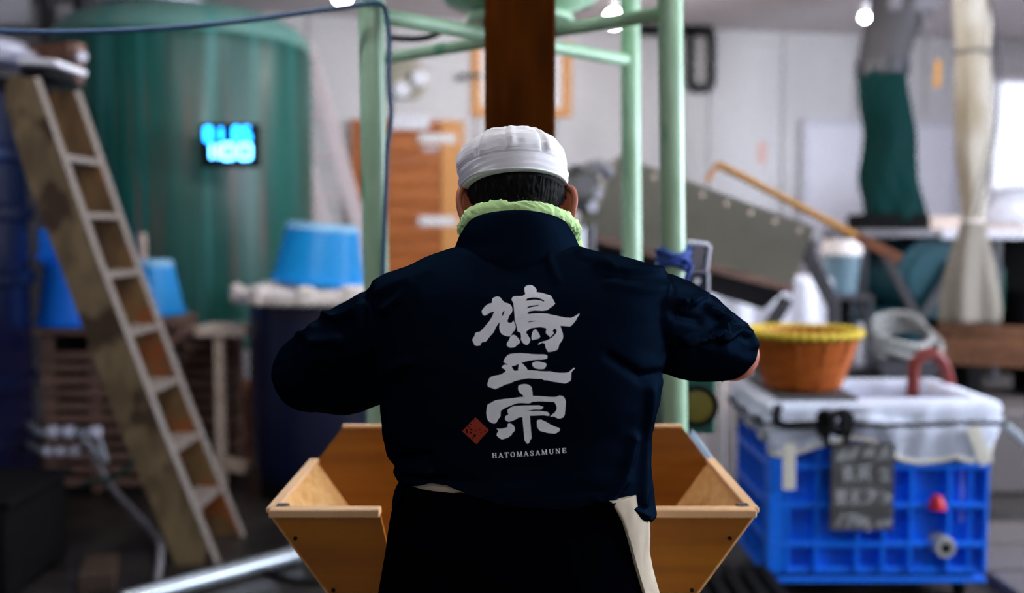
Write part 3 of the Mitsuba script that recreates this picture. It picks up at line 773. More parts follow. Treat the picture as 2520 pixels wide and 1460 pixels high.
def serif(ch):
    """Thick and thin strokes of a serif capital in a unit square."""
    L = lambda a, b, w: LineString([a, b]).buffer(w / 2, cap_style=2)
    foot = lambda x, y, w=.34: sbox(x - w / 2, y - .05, x + w / 2, y + .05)
    g = {'H': [L((.22, 0), (.22, 1), .19), L((.78, 0), (.78, 1), .19), L((.2, .5), (.8, .5), .09), foot(.22, .05), foot(.22, .95), foot(.78, .05), foot(.78, .95)],
         'A': [L((.14, 0), (.47, 1), .09), L((.47, 1), (.84, 0), .21), L((.24, .34), (.7, .34), .08), foot(.14, .05, .28), foot(.84, .05, .3)],
         'T': [L((.5, 0), (.5, 1), .2), L((.06, .95), (.94, .95), .1), L((.09, .72), (.09, .98), .08), L((.91, .72), (.91, .98), .08), foot(.5, .05)],
         'O': [affinity.scale(Polygon(LineString([(0, 0), (.001, 0)]).buffer(.5).exterior), .92, 1).difference(affinity.scale(Polygon(LineString([(0, 0), (.001, 0)]).buffer(.5).exterior), .50, .82))],
         'M': [L((.14, 0), (.14, 1), .09), L((.16, 1), (.5, .05), .2), L((.5, .05), (.84, 1), .09), L((.86, 0), (.86, 1), .19), foot(.14, .05, .26), foot(.86, .05, .32)],
         'S': [LineString([(.8, .72), (.74, .9), (.5, .96), (.27, .86), (.25, .68), (.5, .52), (.75, .36), (.76, .16), (.52, .04), (.28, .1), (.2, .3)]).buffer(.085)],
         'U': [LineString([(.2, .95), (.2, .25), (.34, .07), (.55, .04), (.74, .14), (.8, .35), (.8, .95)]).buffer(.06), L((.21, .2), (.21, 1), .19), foot(.21, .95), foot(.8, .95, .3)],
         'N': [L((.17, 0), (.17, 1), .09), L((.15, 1), (.84, .02), .2), L((.84, 0), (.84, 1), .09), foot(.17, .05, .28), foot(.84, .95, .28)],
         'E': [L((.25, 0), (.25, 1), .2), L((.2, .95), (.84, .95), .09), L((.2, .05), (.88, .05), .09), L((.25, .5), (.66, .5), .08), L((.82, .72), (.82, .98), .08), L((.85, .02), (.85, .3), .08), L((.64, .36), (.64, .64), .07)]}[ch]
    u = unary_union(g)
    return affinity.translate(u, .5, .5) if ch == 'O' else u


word = []
for ch, x, y in zip('HATOMASAMUNE', (1216.7, 1232, 1246.7, 1261.7, 1278, 1294.6, 1308.8, 1323.3, 1339.6, 1356.7, 1373, 1388.8), (1121.5, 1121, 1120, 1119, 1118, 1117, 1116, 1115, 1113.2, 1112, 1110.6, 1109.4)):
    w = 14.2 if ch == 'M' else 12.6
    g = affinity.affine_transform(serif(ch), [w, 0, 0, -12.2, x - w / 2, y + 6.1])
    word.append(affinity.rotate(g, -4, origin=(x, y)))
part(sk, 'printed_name', print_on(unary_union(word)), 'mat_print', False, label='small grey serif lettering under the characters')

# ------------------------------------------------------------------ the wooden hopper box in front of the person
D1, DR = 1.66, 2.045
RIM = P(1260, 1268, D1)[2]
box = thing('hopper_box', 'open pale wooden hopper box with sloping sides that the person leans over', 'wooden box')
xl, xr = P(668, 1268, D1)[0], P(1855, 1268, D1)[0]
BOT, TAN = RIM - .40, math.tan(math.radians(35.2))
cx0 = (xl + xr) / 2
bl, br = xl + .40 * TAN, xr - .40 * TAN
cutl, cutr = P(935, 1285, D1)[0], P(1590, 1285, D1)[0]
kl, klz = P(953, 1345, D1)[0], P(953, 1345, D1)[2]
kl2 = P(928, 1462, D1)[0]
front = [(xl, RIM), (cutl, RIM), (kl, klz), (kl2, RIM - .17), (kl2 + .02, RIM - .24), (cutr - .03, RIM - .24), (cutr + .005, RIM - .17), (cutr - .02, klz), (cutr, RIM), (xr, RIM), (br, BOT), (bl, BOT)]
part(box, 'front_board', prism(front, .012, (0, D1 + .012, 0)), 'mat_hopper_shade', False)
for a, b in ((xl - .004, cutl), (cutr, xr + .004)):
    part(box, 'rim_strip', bx([(a + b) / 2, D1 + .008, RIM + .003], [b - a, .028, .014], b=.002), 'mat_hopper_rim', False)
TOP = RIM + .072
tl, tr_x = xl + .018 + .072 * .80, xr - .018 - .085
backp = [(xl + .0, RIM), (xl + .055, TOP), (xr - .055, TOP), (xr, RIM), (br, BOT), (bl, BOT)]
part(box, 'back_board', prism(backp, .014, (0, DR + .014, 0)), 'mat_hopper_shade', False)
part(box, 'rim_strip', bx([cx0, DR + .007, TOP + .003], [xr - xl - .11, .018, .006], b=.002), 'mat_hopper_rim', False)
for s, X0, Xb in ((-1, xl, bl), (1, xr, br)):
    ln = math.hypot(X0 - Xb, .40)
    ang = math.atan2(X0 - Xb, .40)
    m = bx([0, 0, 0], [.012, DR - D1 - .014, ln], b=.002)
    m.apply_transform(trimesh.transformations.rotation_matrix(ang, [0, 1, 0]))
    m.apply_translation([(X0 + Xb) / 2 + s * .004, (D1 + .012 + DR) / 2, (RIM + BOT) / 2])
    part(box, 'side_board', m, 'mat_hopper_lit', False)
    m = bx([X0 + s * .003, (D1 + .014 + DR) / 2, RIM + .004], [.020, DR - D1 - .014, .010], b=.002)
    part(box, 'rim_strip', m, 'mat_hopper_rim', False)
    part(box, 'corner_bracket', bx([X0 - s * .014, D1 + .024, RIM + .006], [.022, .012, .014], b=.002), 'mat_darkgrey', False)
    for zz in (.04, .13, .21):
        xx = X0 - s * (zz * TAN + .012)
        part(box, 'nail', cyl([xx, D1 - .003, RIM - zz], [xx, D1 + .006, RIM - zz], .0035, 8), 'mat_black', False)
part(box, 'floor_board', bx([cx0, (D1 + DR) / 2 + .006, BOT + .006], [br - bl, DR - D1 - .02, .012], b=.002), 'mat_hopper', False)
lg = thing('box_stand', 'low wooden trestle carrying the hopper box', 'stand')
for x in (bl + .03, br - .03):
    for y in (D1 + .05, DR - .05):
        part(lg, 'leg', bx([x, y, BOT / 2 - .012], [.05, .05, BOT - .024]), 'mat_palewood')
part(lg, 'top_frame', bx([cx0, (D1 + DR) / 2, BOT - .013], [br - bl + .04, DR - D1, .026]), 'mat_palewood')

# pale blue plastic sheet leaning on the far side of the box
a0, a1 = np.array([xr - .018, DR + .075, RIM + .062]), np.array([xr + .018, D1 + .03, RIM - .012])
sheet = [a0, a1, a1 + [-.20, 0, -.30], a0 + [-.02, 0, -.34]]
sh = loft([np.array([p + o for o in ([0, 0, 0], [.004, 0, 0])]) for p in sheet], closed=False, cap=False) if False else None
q4 = np.array([[xr + .004, D1 + .17, RIM - .020], [xr - .015, DR + .20, RIM + .030], [xr - .21, DR + .20, RIM - .255], [xr - .20, D1 + .17, RIM - .30]])
off = np.array([.006, 0, -.004])
solo('plastic_sheet', 'pale blue plastic sheet tucked along the right side of the hopper box', 'plastic sheet', trimesh.convex.convex_hull(np.vstack([q4 + [.016, 0, -.002], q4 + [.021, 0, -.006]])), 'mat_paleblue', False)

# ------------------------------------------------------------------ brown pillar, green stand
PY = 2.22
c = P(1279.5, 300, PY)
hw = 86 * PY / F
solo('wooden_pillar', 'square dark brown wooden pillar rising behind the white cap', 'pillar', loft([np.array([[c[0] + sx * (hw - e), PY + .07 + sy * (.07 - e2), z] for sx, sy, e, e2 in ((-1, -1, .006, 0), (1, -1, .006, 0), (1, -1, 0, .006), (1, 1, 0, .006), (1, 1, .006, 0), (-1, 1, .006, 0), (-1, 1, 0, .006), (-1, -1, 0, .006))]) for z in (0.0, CEIL)]), 'mat_pillar', False)
st = thing('hopper_stand', 'mint green steel pipe stand with cross braces and a cone above', 'stand')
posts = {'nl': (P(912, 0, 2.4), P(926, 700, 2.4), .0305), 'nr': (P(1649, 0, 2.4), P(1655, 520, 2.4), .0300), 'fr': (P(1550, 0, 3.06), P(1554, 520, 3.06), .0298), 'fl': (P(921, 0, 3.06), P(928, 700, 3.06), .0298)}
at = {}
for k, (a, b, r) in posts.items():
    d = (b - a) / (a[2] - b[2])
    top, foot = a - d * (2.62 - a[2]), b + d * b[2]
    at[k] = lambda z, a=a, d=d: a + d * (a[2] - z)
    foot[2] = 0.01
    part(st, 'post', cyl(foot, top, r, 28), 'mat_mint')
    part(st, 'foot_plate', bx([foot[0], foot[1], .007], [.14, .14, .014]), 'mat_mint')
ZB = 1.913
part(st, 'brace', cyl(at['nl'](ZB), at['fr'](ZB), .0185, 22), 'mat_mint')
part(st, 'brace', cyl(at['nr'](ZB + .004), at['fl'](ZB + .004), .0170, 22), 'mat_mint')
hub = (at['nl'](ZB) + at['fr'](ZB)) / 2
hub[0] = P(1279, 100, hub[1])[0]
part(st, 'hub', lathe([(.03, ZB - .075), (.085, ZB - .02), (.10, ZB + .03), (.10, ZB + .05), (.05, ZB + .05)], [hub[0], hub[1], 0], 36), 'mat_mgreen')
part(st, 'cone', lathe([(.10, ZB + .052), (.125, ZB + .07), (.20, ZB + .10), (.50, ZB + .46), (.50, ZB + .56), (.49, ZB + .56), (.49, ZB + .46), (.11, ZB + .10)], [hub[0], hub[1], 0], 48), 'mat_mint')
part(st, 'flange', lathe([(.10, ZB + .045), (.145, ZB + .045), (.145, ZB + .062), (.10, ZB + .062)], [hub[0], hub[1], 0], 40), 'mat_mint')
ring = [at[k](2.47) for k in ('nl', 'nr', 'fr', 'fl')]
for k in range(4):
    part(st, 'top_rail', cyl(ring[k], ring[(k + 1) % 4], .02, 18), 'mat_mint')

# cable: across from the left, round the post and down it
pl = [P(-260, 76, 2.28), P(0, 77, 2.30), P(150, 79, 2.31), P(300, 75, 2.32), P(470, 64, 2.33), P(640, 46, 2.34), P(800, 24, 2.345), P(872, 14, 2.345), P(912, 8, 2.352), P(944, 16, 2.375), P(952, 45, 2.38), P(957, 100, 2.372), P(957, 200, 2.37), P(962, 300, 2.365), P(955, 350, 2.365), P(951, 430, 2.365), P(946, 560, 2.365), P(943, 700, 2.368), P(946, 850, 2.368), P(950, 1100, 2.368)]
solo('power_cable', 'thin dark blue cable drooping from the left and hanging down the green post', 'cable', tube(spline(pl, 150), .0062, 10), 'mat_cable', True)
pl = [P(952, 92, 2.60), P(1010, 96, 2.62), P(1060, 90, 2.64), P(1090, 76, 2.66), P(1130, 62, 2.66)]
part(st, 'hose', tube(spline(pl, 40), .008, 10), 'mat_darkgrey', True, label='short dark hose along the brace')

# things on the right post
sw = thing('switch_box', 'small grey box with a bright top cap beside the right green post', 'switch box')
c = P(1712, 634, 2.44)
part(sw, 'body', bx(c, [.038, .05, .062], b=.006, ry=.12), 'mat_grey')
part(sw, 'cap', bx(c + [.004, 0, .034], [.046, .054, .014], b=.005, ry=.12), 'mat_foil')
part(sw, 'side_plate', bx(c + [.026, -.005, -.004], [.007, .05, .072], b=.002, ry=.12), 'mat_foil')
hs = bx(P(1714, 705, 2.44), [.058, .07, .088], b=.01)
part(sw, 'housing', hs, 'mat_barrel')
part(sw, 'lamp', cyl(P(1716, 692, 2.402), P(1716, 692, 2.41), .009, 14), 'mat_paper')
part(sw, 'clamp', bx([(P(1714, 705, 2.44)[0] + at['nr'](1.3)[0]) / 2, 2.42, P(0, 705, 2.44)[2]], [.06, .03, .03]), 'mat_darkgrey')
rp = []
for t in np.linspace(0, 2 * np.pi * 3, 70):
    o = at['nr'](1.355 - t * .0022)
    rp.append(o + [.037 * math.cos(t), .037 * math.sin(t), .006 * math.sin(t * 2.3)])
rp += [P(1690, 645, 2.36), P(1700, 655, 2.35), P(1688, 690, 2.36), P(1678, 730, 2.365)]
solo('blue_rope', 'blue rope wound round the right green post by the shoulder', 'rope', tube(np.array(rp), .0075, 8), 'mat_rope_blue', True)
mo = thing('motor_housing', 'dark green boxy motor with a round olive cover behind the right post', 'motor')
c = P(1700, 980, 2.56)
part(mo, 'body', bx([c[0] - .004, c[1] + .05, P(0, 985, 2.56)[2]], [.128, .16, .165], b=.008), 'mat_mgreen')
cc = P(1716, 1000, 2.52)
part(mo, 'round_cover', tube([cc + [0, .02, 0], cc, cc + [0, -.004, 0]], [.044, .044, .036], 36), 'mat_olive', label='round olive yellow cover')
part(mo, 'cover_ring', tube([cc + [.048 * math.cos(t), -.002, .048 * math.sin(t)] for t in np.linspace(0, 2 * np.pi, 40, endpoint=False)], .006, 10, closed=True), 'mat_black', True)
part(mo, 'bracket', bx([c[0] - .004, c[1] + .05, .45], [.05, .06, .90]), 'mat_mgreen')

# ------------------------------------------------------------------ left: big green tank
TX, TY, TR = -2.09, 6.45, .79
tk = thing('green_tank', 'huge weathered green cylindrical tank with a domed top at the left', 'tank')
zs = P(0, 122, TY)[2]
prof = [(TR - .02, .70), (TR, .73), (TR, zs - .05), (TR - .012, zs - .01)] + [(TR * math.cos(t) ** .7, zs + .24 * math.sin(t)) for t in np.linspace(.08, 1.05, 10)] + [(.20, zs + .24), (.0, zs + .245)]
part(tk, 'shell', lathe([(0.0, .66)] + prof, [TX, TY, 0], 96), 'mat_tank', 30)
c = [TX - .15, TY - .05, 0]
part(tk, 'manhole_rim', lathe([(.33, zs + .17), (.33, zs + .24), (.36, zs + .24), (.36, zs + .265), (.30, zs + .28), (.0, zs + .30)], c, 48), 'mat_foil')
part(tk, 'gasket', lathe([(.345, zs + .225), (.352, zs + .225), (.352, zs + .24), (.345, zs + .24)], c, 48), 'mat_black')
for k, a in enumerate((-2.3, -.30, .85, 2.3)):
    part(tk, 'leg', bx([TX + .62 * math.cos(a), TY + .62 * math.sin(a), .345], [.14, .14, .69], rz=a), 'mat_tank_dark')
part(tk, 'weld_seam', lathe([(TR - .002, zs - .062), (TR + .006, zs - .058), (TR + .006, zs - .052), (TR - .002, zs - .048)], [TX, TY, 0], 96), 'mat_tank')
# glowing display
dp = thing('digital_display', 'black display box with two rows of glowing blue digits on the green tank', 'display')
dc = P(564, 352, 5.47)
part(dp, 'housing', bx(dc + [0, .03, -.012], [.315, .06, .235], b=.012), 'mat_black')
part(dp, 'bracket', bx(dc + [.02, .12, 0], [.06, .20, .06]), 'mat_black')
SEG = {'8': 'abcdefg', '0': 'abcdef', '1': 'bc', '5': 'acdfg', '7': 'abc', '4': 'bcfg', '6': 'acdefg', '2': 'abdeg', '3': 'abcdg', '9': 'abcdfg'}


def digit(ch, x, z, w, h, t):
    R = {'a': (0, h / 2, w, t), 'g': (0, 0, w, t), 'd': (0, -h / 2, w, t), 'f': (-w / 2, h / 4, t, h / 2), 'b': (w / 2, h / 4, t, h / 2), 'e': (-w / 2, -h / 4, t, h / 2), 'c': (w / 2, -h / 4, t, h / 2)}
    return cat([bx([x + R[s][0], -.002, z + R[s][1]], [R[s][2], .004, R[s][3]], b=.001) for s in SEG[ch]])


for row, z, chars, w, h, Lm in ((0, .047, '8185', .030, .068, (.03, .75, 2.8)), (1, -.046, '1100', .034, .074, (.34, 1.6, 3.6))):
    for ch, x in zip(chars, ((-.112, -.058, .042, .098) if row == 0 else (-.112, -.078, -.006, .086))):
        m = digit(ch, 0, 0, w if row == 0 or ch == '1' else .056, h, .017)
        m.apply_translation(dc + [x, -.001, z])
        scene[uniq(f'{dp}__digit')] = emit(m, Lm, 'mat_black', False)

# pale ladder leaning beyond the tank
wl = thing('pale_ladder', 'pinkish white ladder leaning behind the right edge of the green tank', 'ladder')
a, b = P(757, 108, 7.12), P(896, 600, 7.12)
d = (b - a) / (a[2] - b[2])
b = b + d * b[2]
for dx in (0, -.26):
    part(wl, 'rail', bar(a + [dx, 0, 0], b + [dx, 0, 0], .10, .05, up=(0, 1, 0)), 'mat_pink')
for k in range(9):
    p = a + (b - a) * (.08 + k * .105)
    part(wl, 'rung', cyl(p + [-.26, 0, 0], p, .018, 12), 'mat_pink')

# ------------------------------------------------------------------ left edge: navy tank with its cover and beam
NX, NY, NR = -3.10, 5.02, .60
nt = thing('navy_tank', 'tall navy blue plastic tank at the left edge behind the wooden ladder', 'tank')
zt = 2.10
prof = [(0, 0.0), (NR - .02, 0.0), (NR, .03)]
for z in (.62, 1.16, 1.49, 1.78):
    prof += [(NR, z - .045), (NR + .03, z - .025), (NR + .03, z + .025), (NR, z + .045)]
prof += [(NR, zt - .03), (NR - .02, zt), (0, zt)]
part(nt, 'shell', lathe(prof, [NX, NY, 0], 72), 'mat_navy', 40)
part(nt, 'lid', lathe([(0, zt), (NR + .03, zt), (NR + .035, zt + .02), (NR + .02, zt + .05), (0, zt + .06)], [NX, NY, 0], 72), 'mat_black', 40)
part(nt, 'level_pipe', cyl([NX + .53, NY - .36, .35], [NX + .53, NY - .36, 1.75], .016, 12), 'mat_grey', label='thin grey level pipe')
fc = trimesh.creation.icosphere(4, 1.0)
v = fc.vertices * [.62, .36, .10]
v = v + np.stack([(meshkit.fbm(v * 7 + 9 * j, 3, j) - .5) * .07 for j in range(3)], 1)
v[:, 2] = np.maximum(v[:, 2] + .05, 0)
v = v + [NX + .28, NY - .30, zt + .062]
v[:, 2] += (NX + .9 - v[:, 0]).clip(0) * .10
solo('foil_cover', 'crumpled silver foil sheet heaped on top of the navy tank', 'foil', trimesh.Trimesh(v, fc.faces), 'mat_foil', 25)
# the beam and bright bracket on which the ladder hooks
bm_ = thing('wooden_beam', 'short brown wooden beam end with a metal plate above the ladder top', 'beam')
c = P(180, 132, 4.62)
part(bm_, 'beam', bar(P(60, 142, 4.86), P(192, 130, 4.68), .09, .09), 'mat_board')
part(bm_, 'upright', bx(P(186, 158, 4.64) + [0, 0, 0], [.05, .06, .19]), 'mat_rackwood')
part(bm_, 'bolt', cyl(P(198, 139, 4.62), P(204, 139, 4.50), .022, 14), 'mat_foil')
pt = thing('metal_bracket', 'bright flat metal strip lying across the ladder top', 'bracket')
part(pt, 'plate', bar(P(85, 163, 4.32), P(178, 168, 4.32), .30, .026), 'mat_plastic_white')
part(pt, 'lip', bar(P(85, 186, 4.30), P(150, 190, 4.30), .26, .035), 'mat_black')

# ------------------------------------------------------------------ the wooden ladder
ld = thing('wooden_ladder', 'old stained wooden ladder with flat treads leaning against the navy tank', 'ladder')
YN, YF = 4.10, 4.48


def rail(Y, pts, mat):
    w = [P(x, y, Y) for x, y in pts]
    return part(ld, 'rail', prism([(p[0], p[2]) for p in w], .036, (0, Y + .036, 0)), mat, False)


zl0 = [(25, 185), (82, 192), (238, 642), (392, 1050), (534, 1402), (548, 1436), (452, 1436), (300, 1068), (150, 660), (62, 430), (14, 262), (12, 215)]
nrail = rail(YN, zl0, 'mat_ladder')
edge = [P(x, y, YN) for x, y in ((82, 192), (238, 642), (392, 1050), (534, 1402))]
part(nrail, 'front_edge', tube(np.array([e + [.002, .018, .002] for e in edge]), .019, 4), 'mat_wood_lit', False, label='front edge coloured lighter for the light on it')  # edge strip coloured pale where light falls on it
shift = lambda p: P(*p, YF)
fpts = []
for (x, y) in zl0:
    w_ = P(x, y, YN)
    fpts.append(np.array([w_[0] + .0, YF, w_[2]]))
fr_ = uniq(f'{ld}__rail')
part(ld, 'rail', prism([(p[0], max(p[2], .004)) for p in fpts], .036, (0, YF + .036, 0)), 'mat_ladder_in', False)
part(fr_, 'front_edge', tube(np.array([e + [.002, .018 + YF - YN, .002] for e in edge]), .019, 4), 'mat_wood_lit', False)
for py in (385, 530, 680, 826, 970, 1118, 1262):
    xr_ = np.interp(py, [192, 642, 1050, 1402], [82, 238, 392, 534])
    p = P(xr_, py, YN)
    part(ld, 'tread', bx([p[0] - .055, (YN + YF) / 2 + .018, p[2]], [.115, YF - YN - .036, .028], b=.003), 'mat_wood_lit', False)

# ------------------------------------------------------------------ slatted rack with blue tubs
rk = thing('slatted_rack', 'low brown slatted wooden rack behind the ladder', 'rack')
RY = 5.28
X0, X1, X2 = P(118, 800, RY)[0], P(400, 800, RY)[0], P(548, 800, RY)[0]
zr = P(0, 822, RY)[2]
for x in (X0, (X0 + X1) / 2 - .06, X1, X2 - .02):
    part(rk, 'post', bx([x, RY, zr / 2], [.05, .05, zr]), 'mat_rackwood' if x < X2 - .1 else 'mat_palewood')
    part(rk, 'post', bx([x, RY + .34, zr / 2], [.05, .05, zr]), 'mat_rackwood')
part(rk, 'shade_panel', bx([(X0 + X1) / 2, RY + .05, zr / 2], [X1 - X0, .012, zr - .04]), 'mat_black', False, label='black panel added for the shade behind the slats')  # black sheet added to paint the dark gaps between slats
part(rk, 'shade_panel', bx([(X1 + X2) / 2, RY + .38, zr / 2], [X2 - X1, .012, zr - .04]), 'mat_black', False, label='black panel added for the shade behind the slats')  # same added black sheet, shade behind the right-hand slats
for k in range(11):
    z = .06 + k * .068
    part(rk, 'slat', bx([(X0 + X1) / 2, RY - .034, z], [X1 - X0 + .05, .016, .041]), 'mat_rackwood', False)
    part(rk, 'slat', bx([(X1 + X2) / 2, RY + .30, z], [X2 - X1, .016, .041]), 'mat_rackwood', False)
for k in range(4):
    part(rk, 'top_board', bx([(X0 + X1) / 2 - .01, RY - .02 + k * .118, zr + .014], [X1 - X0 + .08, .108, .026]), 'mat_rackwood', False)
a, b = P(478, 808, RY - .02), P(608, 808, RY - .02)
part(rk, 'side_board', bx([(a[0] + b[0]) / 2, RY + .10, zr + .014], [b[0] - a[0], .30, .05]), 'mat_palewood', False)
part(rk, 'cross_board', bar(P(395, 862, RY - .05), P(478, 805, RY - .05), .20, .05), 'mat_rackwood', False)
part(rk, 'foot', bar(P(535, 1138, RY + .1), P(608, 1150, RY + .1), .09, .055), 'mat_palewood', False)
bs = thing('board_stack', 'stack of reddish brown boards between the rack and the navy barrel', 'boards')
for k in range(6):
    part(bs, 'board', bx([P(588, 0, 5.95)[0], 5.95, .04 + k * .082], [.24, .30, .07], rz=.05 * ((k * 7) % 3 - 1)), 'mat_brownwood', False)


def tub(label, px, pytop, pybot, Y, wtop, wbot, tiltx=0.0, name='blue_tub', mat='mat_blue', rimmat='mat_blue_rim', group=None, cat_='tub'):
    """An upturned tub: base at the top, rim at the bottom."""
    c0 = P(px, pybot, Y)
    h = (pybot - pytop) * Y / F
    r0, r1 = wtop * Y / F / 2, wbot * Y / F / 2
    t = thing(name, label, cat_, group)
    outer = [(r1 - .008, .012), (r1 + .010, .004), (r1 + .016, .012), (r1 + .016, .030), (r1 + .002, .034), (r0 + .006, h - .03), (r0 - .004, h - .008), (r0 - .018, h), (r0 - .03, h), (r0 - .036, h - .012), (0, h - .012)]
    inner = [(0, h - .02), (r0 - .03, h - .02), (r1 - .012, .02)]
    m = lathe(inner + outer, n=56)
    m = loft([np.stack([r * np.cos(np.arange(56) * 2 * np.pi / 56), r * np.sin(np.arange(56) * 2 * np.pi / 56), np.full(56, z)], 1) for r, z in [(.0005, h - .02)] + inner[1:] + outer[:-1] + [(.0005, h - .012)]], cap=False)
    if m.volume < 0:
        m.invert()
    rim = lathe([(r0 - .034, h - .004), (r0 - .020, h + .004), (r0 - .002, h + .002), (r0 + .010, h - .03), (r0 + .006, h - .034), (r0 - .006, h - .012), (r0 - .03, h - .006)], n=56)
    band = None
    M = trimesh.transformations.rotation_matrix(tiltx, [0, 1, 0])
    for mm_ in (m, rim):
        mm_.apply_transform(M)
        mm_.apply_translation(c0)
    part(t, 'body', m, mat, 40)
    part(t, 'base_ring', rim, rimmat, 40)
    return t


tub('large bright blue tub upside down on the navy barrel', 784, 552, 700, 5.24, 172, 218, .085)
_b = P(382, 776, 5.42)
part(rk, 'riser_board', bx([_b[0], 5.42, (zr + .028 + _b[2]) / 2], [.36, .34, _b[2] - zr - .028], rz=.04), 'mat_rackwood', False)
tub('bright blue bucket upside down on the rack between the ladder rails', 382, 640, 776, 5.42, 88, 136, 0, 'blue_bucket', cat_='bucket')
tub('deep blue tub upside down behind the left rail of the ladder', 186, 650, 801, RY + .16, 132, 168, 0, 'blue_tub', 'mat_deepblue', 'mat_deepblue')
t = thing('blue_box', 'deep blue plastic box on top of the deep blue tub behind the ladder', 'box')
part(t, 'body', bx(P(160, 606, RY + .16), [.20, .22, .19], b=.012), 'mat_deepblue')
part(t, 'lip', bx(P(160, 632, RY + .16), [.225, .245, .02], b=.006), 'mat_deepblue')
st_ = P(348, 640, 5.5)
solo('wooden_stick', 'pale wooden stick standing up behind the blue bucket', 'stick', cyl([st_[0] - .002, 5.555, zr + .02], P(349, 574, 5.555), .024, 12), 'mat_palewood')

# ------------------------------------------------------------------ navy barrel
bt = thing('navy_barrel', 'navy blue plastic barrel with a cream lid beside the green tank', 'barrel')
BX, BY, BR = P(768, 0, 5.3)[0], 5.3, .345
zb = P(0, 748, BY - .2)[2]
part(bt, 'body', lathe([(0, .10), (BR - .03, .10), (BR - .02, .13), (BR, .22), (BR + .004, zb * .5), (BR, zb - .03), (BR - .02, zb), (0, zb)], [BX, BY, 0], 64), 'mat_barrel', 40)
part(bt, 'base', lathe([(0, 0), (BR - .05, 0), (BR - .04, .02), (BR - .04, .10), (0, .10)], [BX, BY, 0], 48), 'mat_black', 40)
lid = part(bt, 'lid', lathe([(0, zb), (BR + .06, zb), (BR + .075, zb + .015), (BR + .075, zb + .055), (BR + .05, zb + .07), (0, zb + .08)], [BX, BY, 0], 64), 'mat_cream', 40, label='cream lid')
for k, a in enumerate((-2.16, -1.50, -.95, -2.8, 0.2, 1.6)):
    part(lid, 'latch', bx([BX + (BR + .06) * math.cos(a), BY + (BR + .06) * math.sin(a), zb + .05], [.09, .07, .10], rz=a + math.pi / 2, b=.018), 'mat_cream')
part(lid, 'top_plate', bx([BX + .0, BY + .02, zb + .078], [.62, .5, .030], b=.012, rz=.1), 'mat_cream')

# ------------------------------------------------------------------ valve, hose and dark floor things at bottom left
vv = thing('valve_assembly', 'chrome valve pipes sticking out of the navy tank foot', 'valve')
va, vb = P(100, 1066, 4.90), P(238, 1064, 4.90)
part(vv, 'pipe', tube([[-2.535, 5.14, va[2]], [va[0] - .03, 4.93, va[2]], va, vb], .020, 16), 'mat_alu')
for px in (132, 170, 236):
    c = P(px, 1065, 4.90)
    part(vv, 'coupling', cyl(c - [.018, 0, 0], c + [.018, 0, 0], .032, 18), 'mat_foil')  # pale foil colour stands in for highlights on the chrome
part(vv, 'lower_pipe', tube([[-2.535, 5.12, P(0, 1112, 4.9)[2]], P(104, 1112, 4.90), P(196, 1112, 4.90)], .016, 14), 'mat_alu')
for px in (118, 150, 186):
    c = P(px, 1112, 4.90)
    part(vv, 'coupling', cyl(c - [.014, 0, 0], c + [.014, 0, 0], .026, 16), 'mat_foil')  # chrome highlights painted by the pale foil colour here too
part(vv, 'lever', bar(P(200, 1072, 4.85), P(262, 1140, 4.83), .018, .012, up=(0, 1, 0)), 'mat_alu')
part(vv, 'lever', bar(P(246, 1084, 4.85), P(262, 1138, 4.82), .022, .012, up=(0, 1, 0)), 'mat_alu')
pl = [P(206, 1082, 4.87), P(232, 1126, 4.85), P(262, 1180, 4.82), P(310, 1240, 4.70), P(352, 1284, 4.55), P(384, 1322, 4.30), P(395, 1360, 4.05), P(390, 1410, 3.95), P(382, 1455, 3.90)]
solo('drain_hose', 'thin grey hose running from the chrome valve down to the floor', 'hose', tube(spline(pl, 60), .015, 12), 'mat_grey', True)
bk = thing('black_crate', 'black plastic crate on the dark floor in the bottom left corner', 'crate')
c = P(70, 1330, 3.95)
part(bk, 'body', bx([c[0] - .20, 3.95, .18], [.50, .5, .36], b=.02), 'mat_black')
part(bk, 'rim', bx([c[0] - .20, 3.95, .37], [.54, .54, .03], b=.01), 'mat_black')
solo('floor_block', 'worn brown wooden block on the floor under the hose', 'wood block', bx([P(205, 0, 3.9)[0], 3.9, .035], [.13, .26, .07], rz=.3), 'mat_darkwood', False)
vk = thing('cap_fitting', 'small round metal fitting at the left edge near the black crate', 'fitting')
c = P(33, 1200, 4.25)
part(vk, 'body', cyl(c - [0, .06, 0], c + [0, .2, 0], .022, 16), 'mat_chrome')
part(vk, 'elbow', tube([c, c + [0, -.03, -.03], c + [0, -.03, -.12]], .018, 12), 'mat_darkgrey')
part(vk, 'stem', cyl([c[0], 4.22, 0], [c[0], 4.22, c[2] - .1], .014, 10), 'mat_black')
gs = thing('green_strap', 'dark green strap end beside the lower ladder rail', 'strap')
part(gs, 'band', tube(spline([P(200, 1196, 4.9), P(262, 1180, 4.8), P(318, 1146, 4.75), P(330, 1104, 4.75)], 24), .012, 8), 'mat_mgreen')
# the silver pipe lying on the floor
pa, pb = P(290, 1490, 3.42), P(724, 1366, 3.98)
sp = thing('metal_pipe', 'long silver metal pipe lying on the wet floor at bottom left', 'pipe')
pa[2] = pb[2] = .036
pa2 = P(330, 1478, 3.52)
z0 = .04
ga = np.array([P(370, 1455, 3.6)[0], P(370, 1455, 3.6)[1], 0])


def on_floor(px, py, z):
    d = P(px, py, 1.0) - np.array([0, 0, CAMZ])
    return np.array([0, 0, CAMZ]) + d * ((z - CAMZ) / d[2])


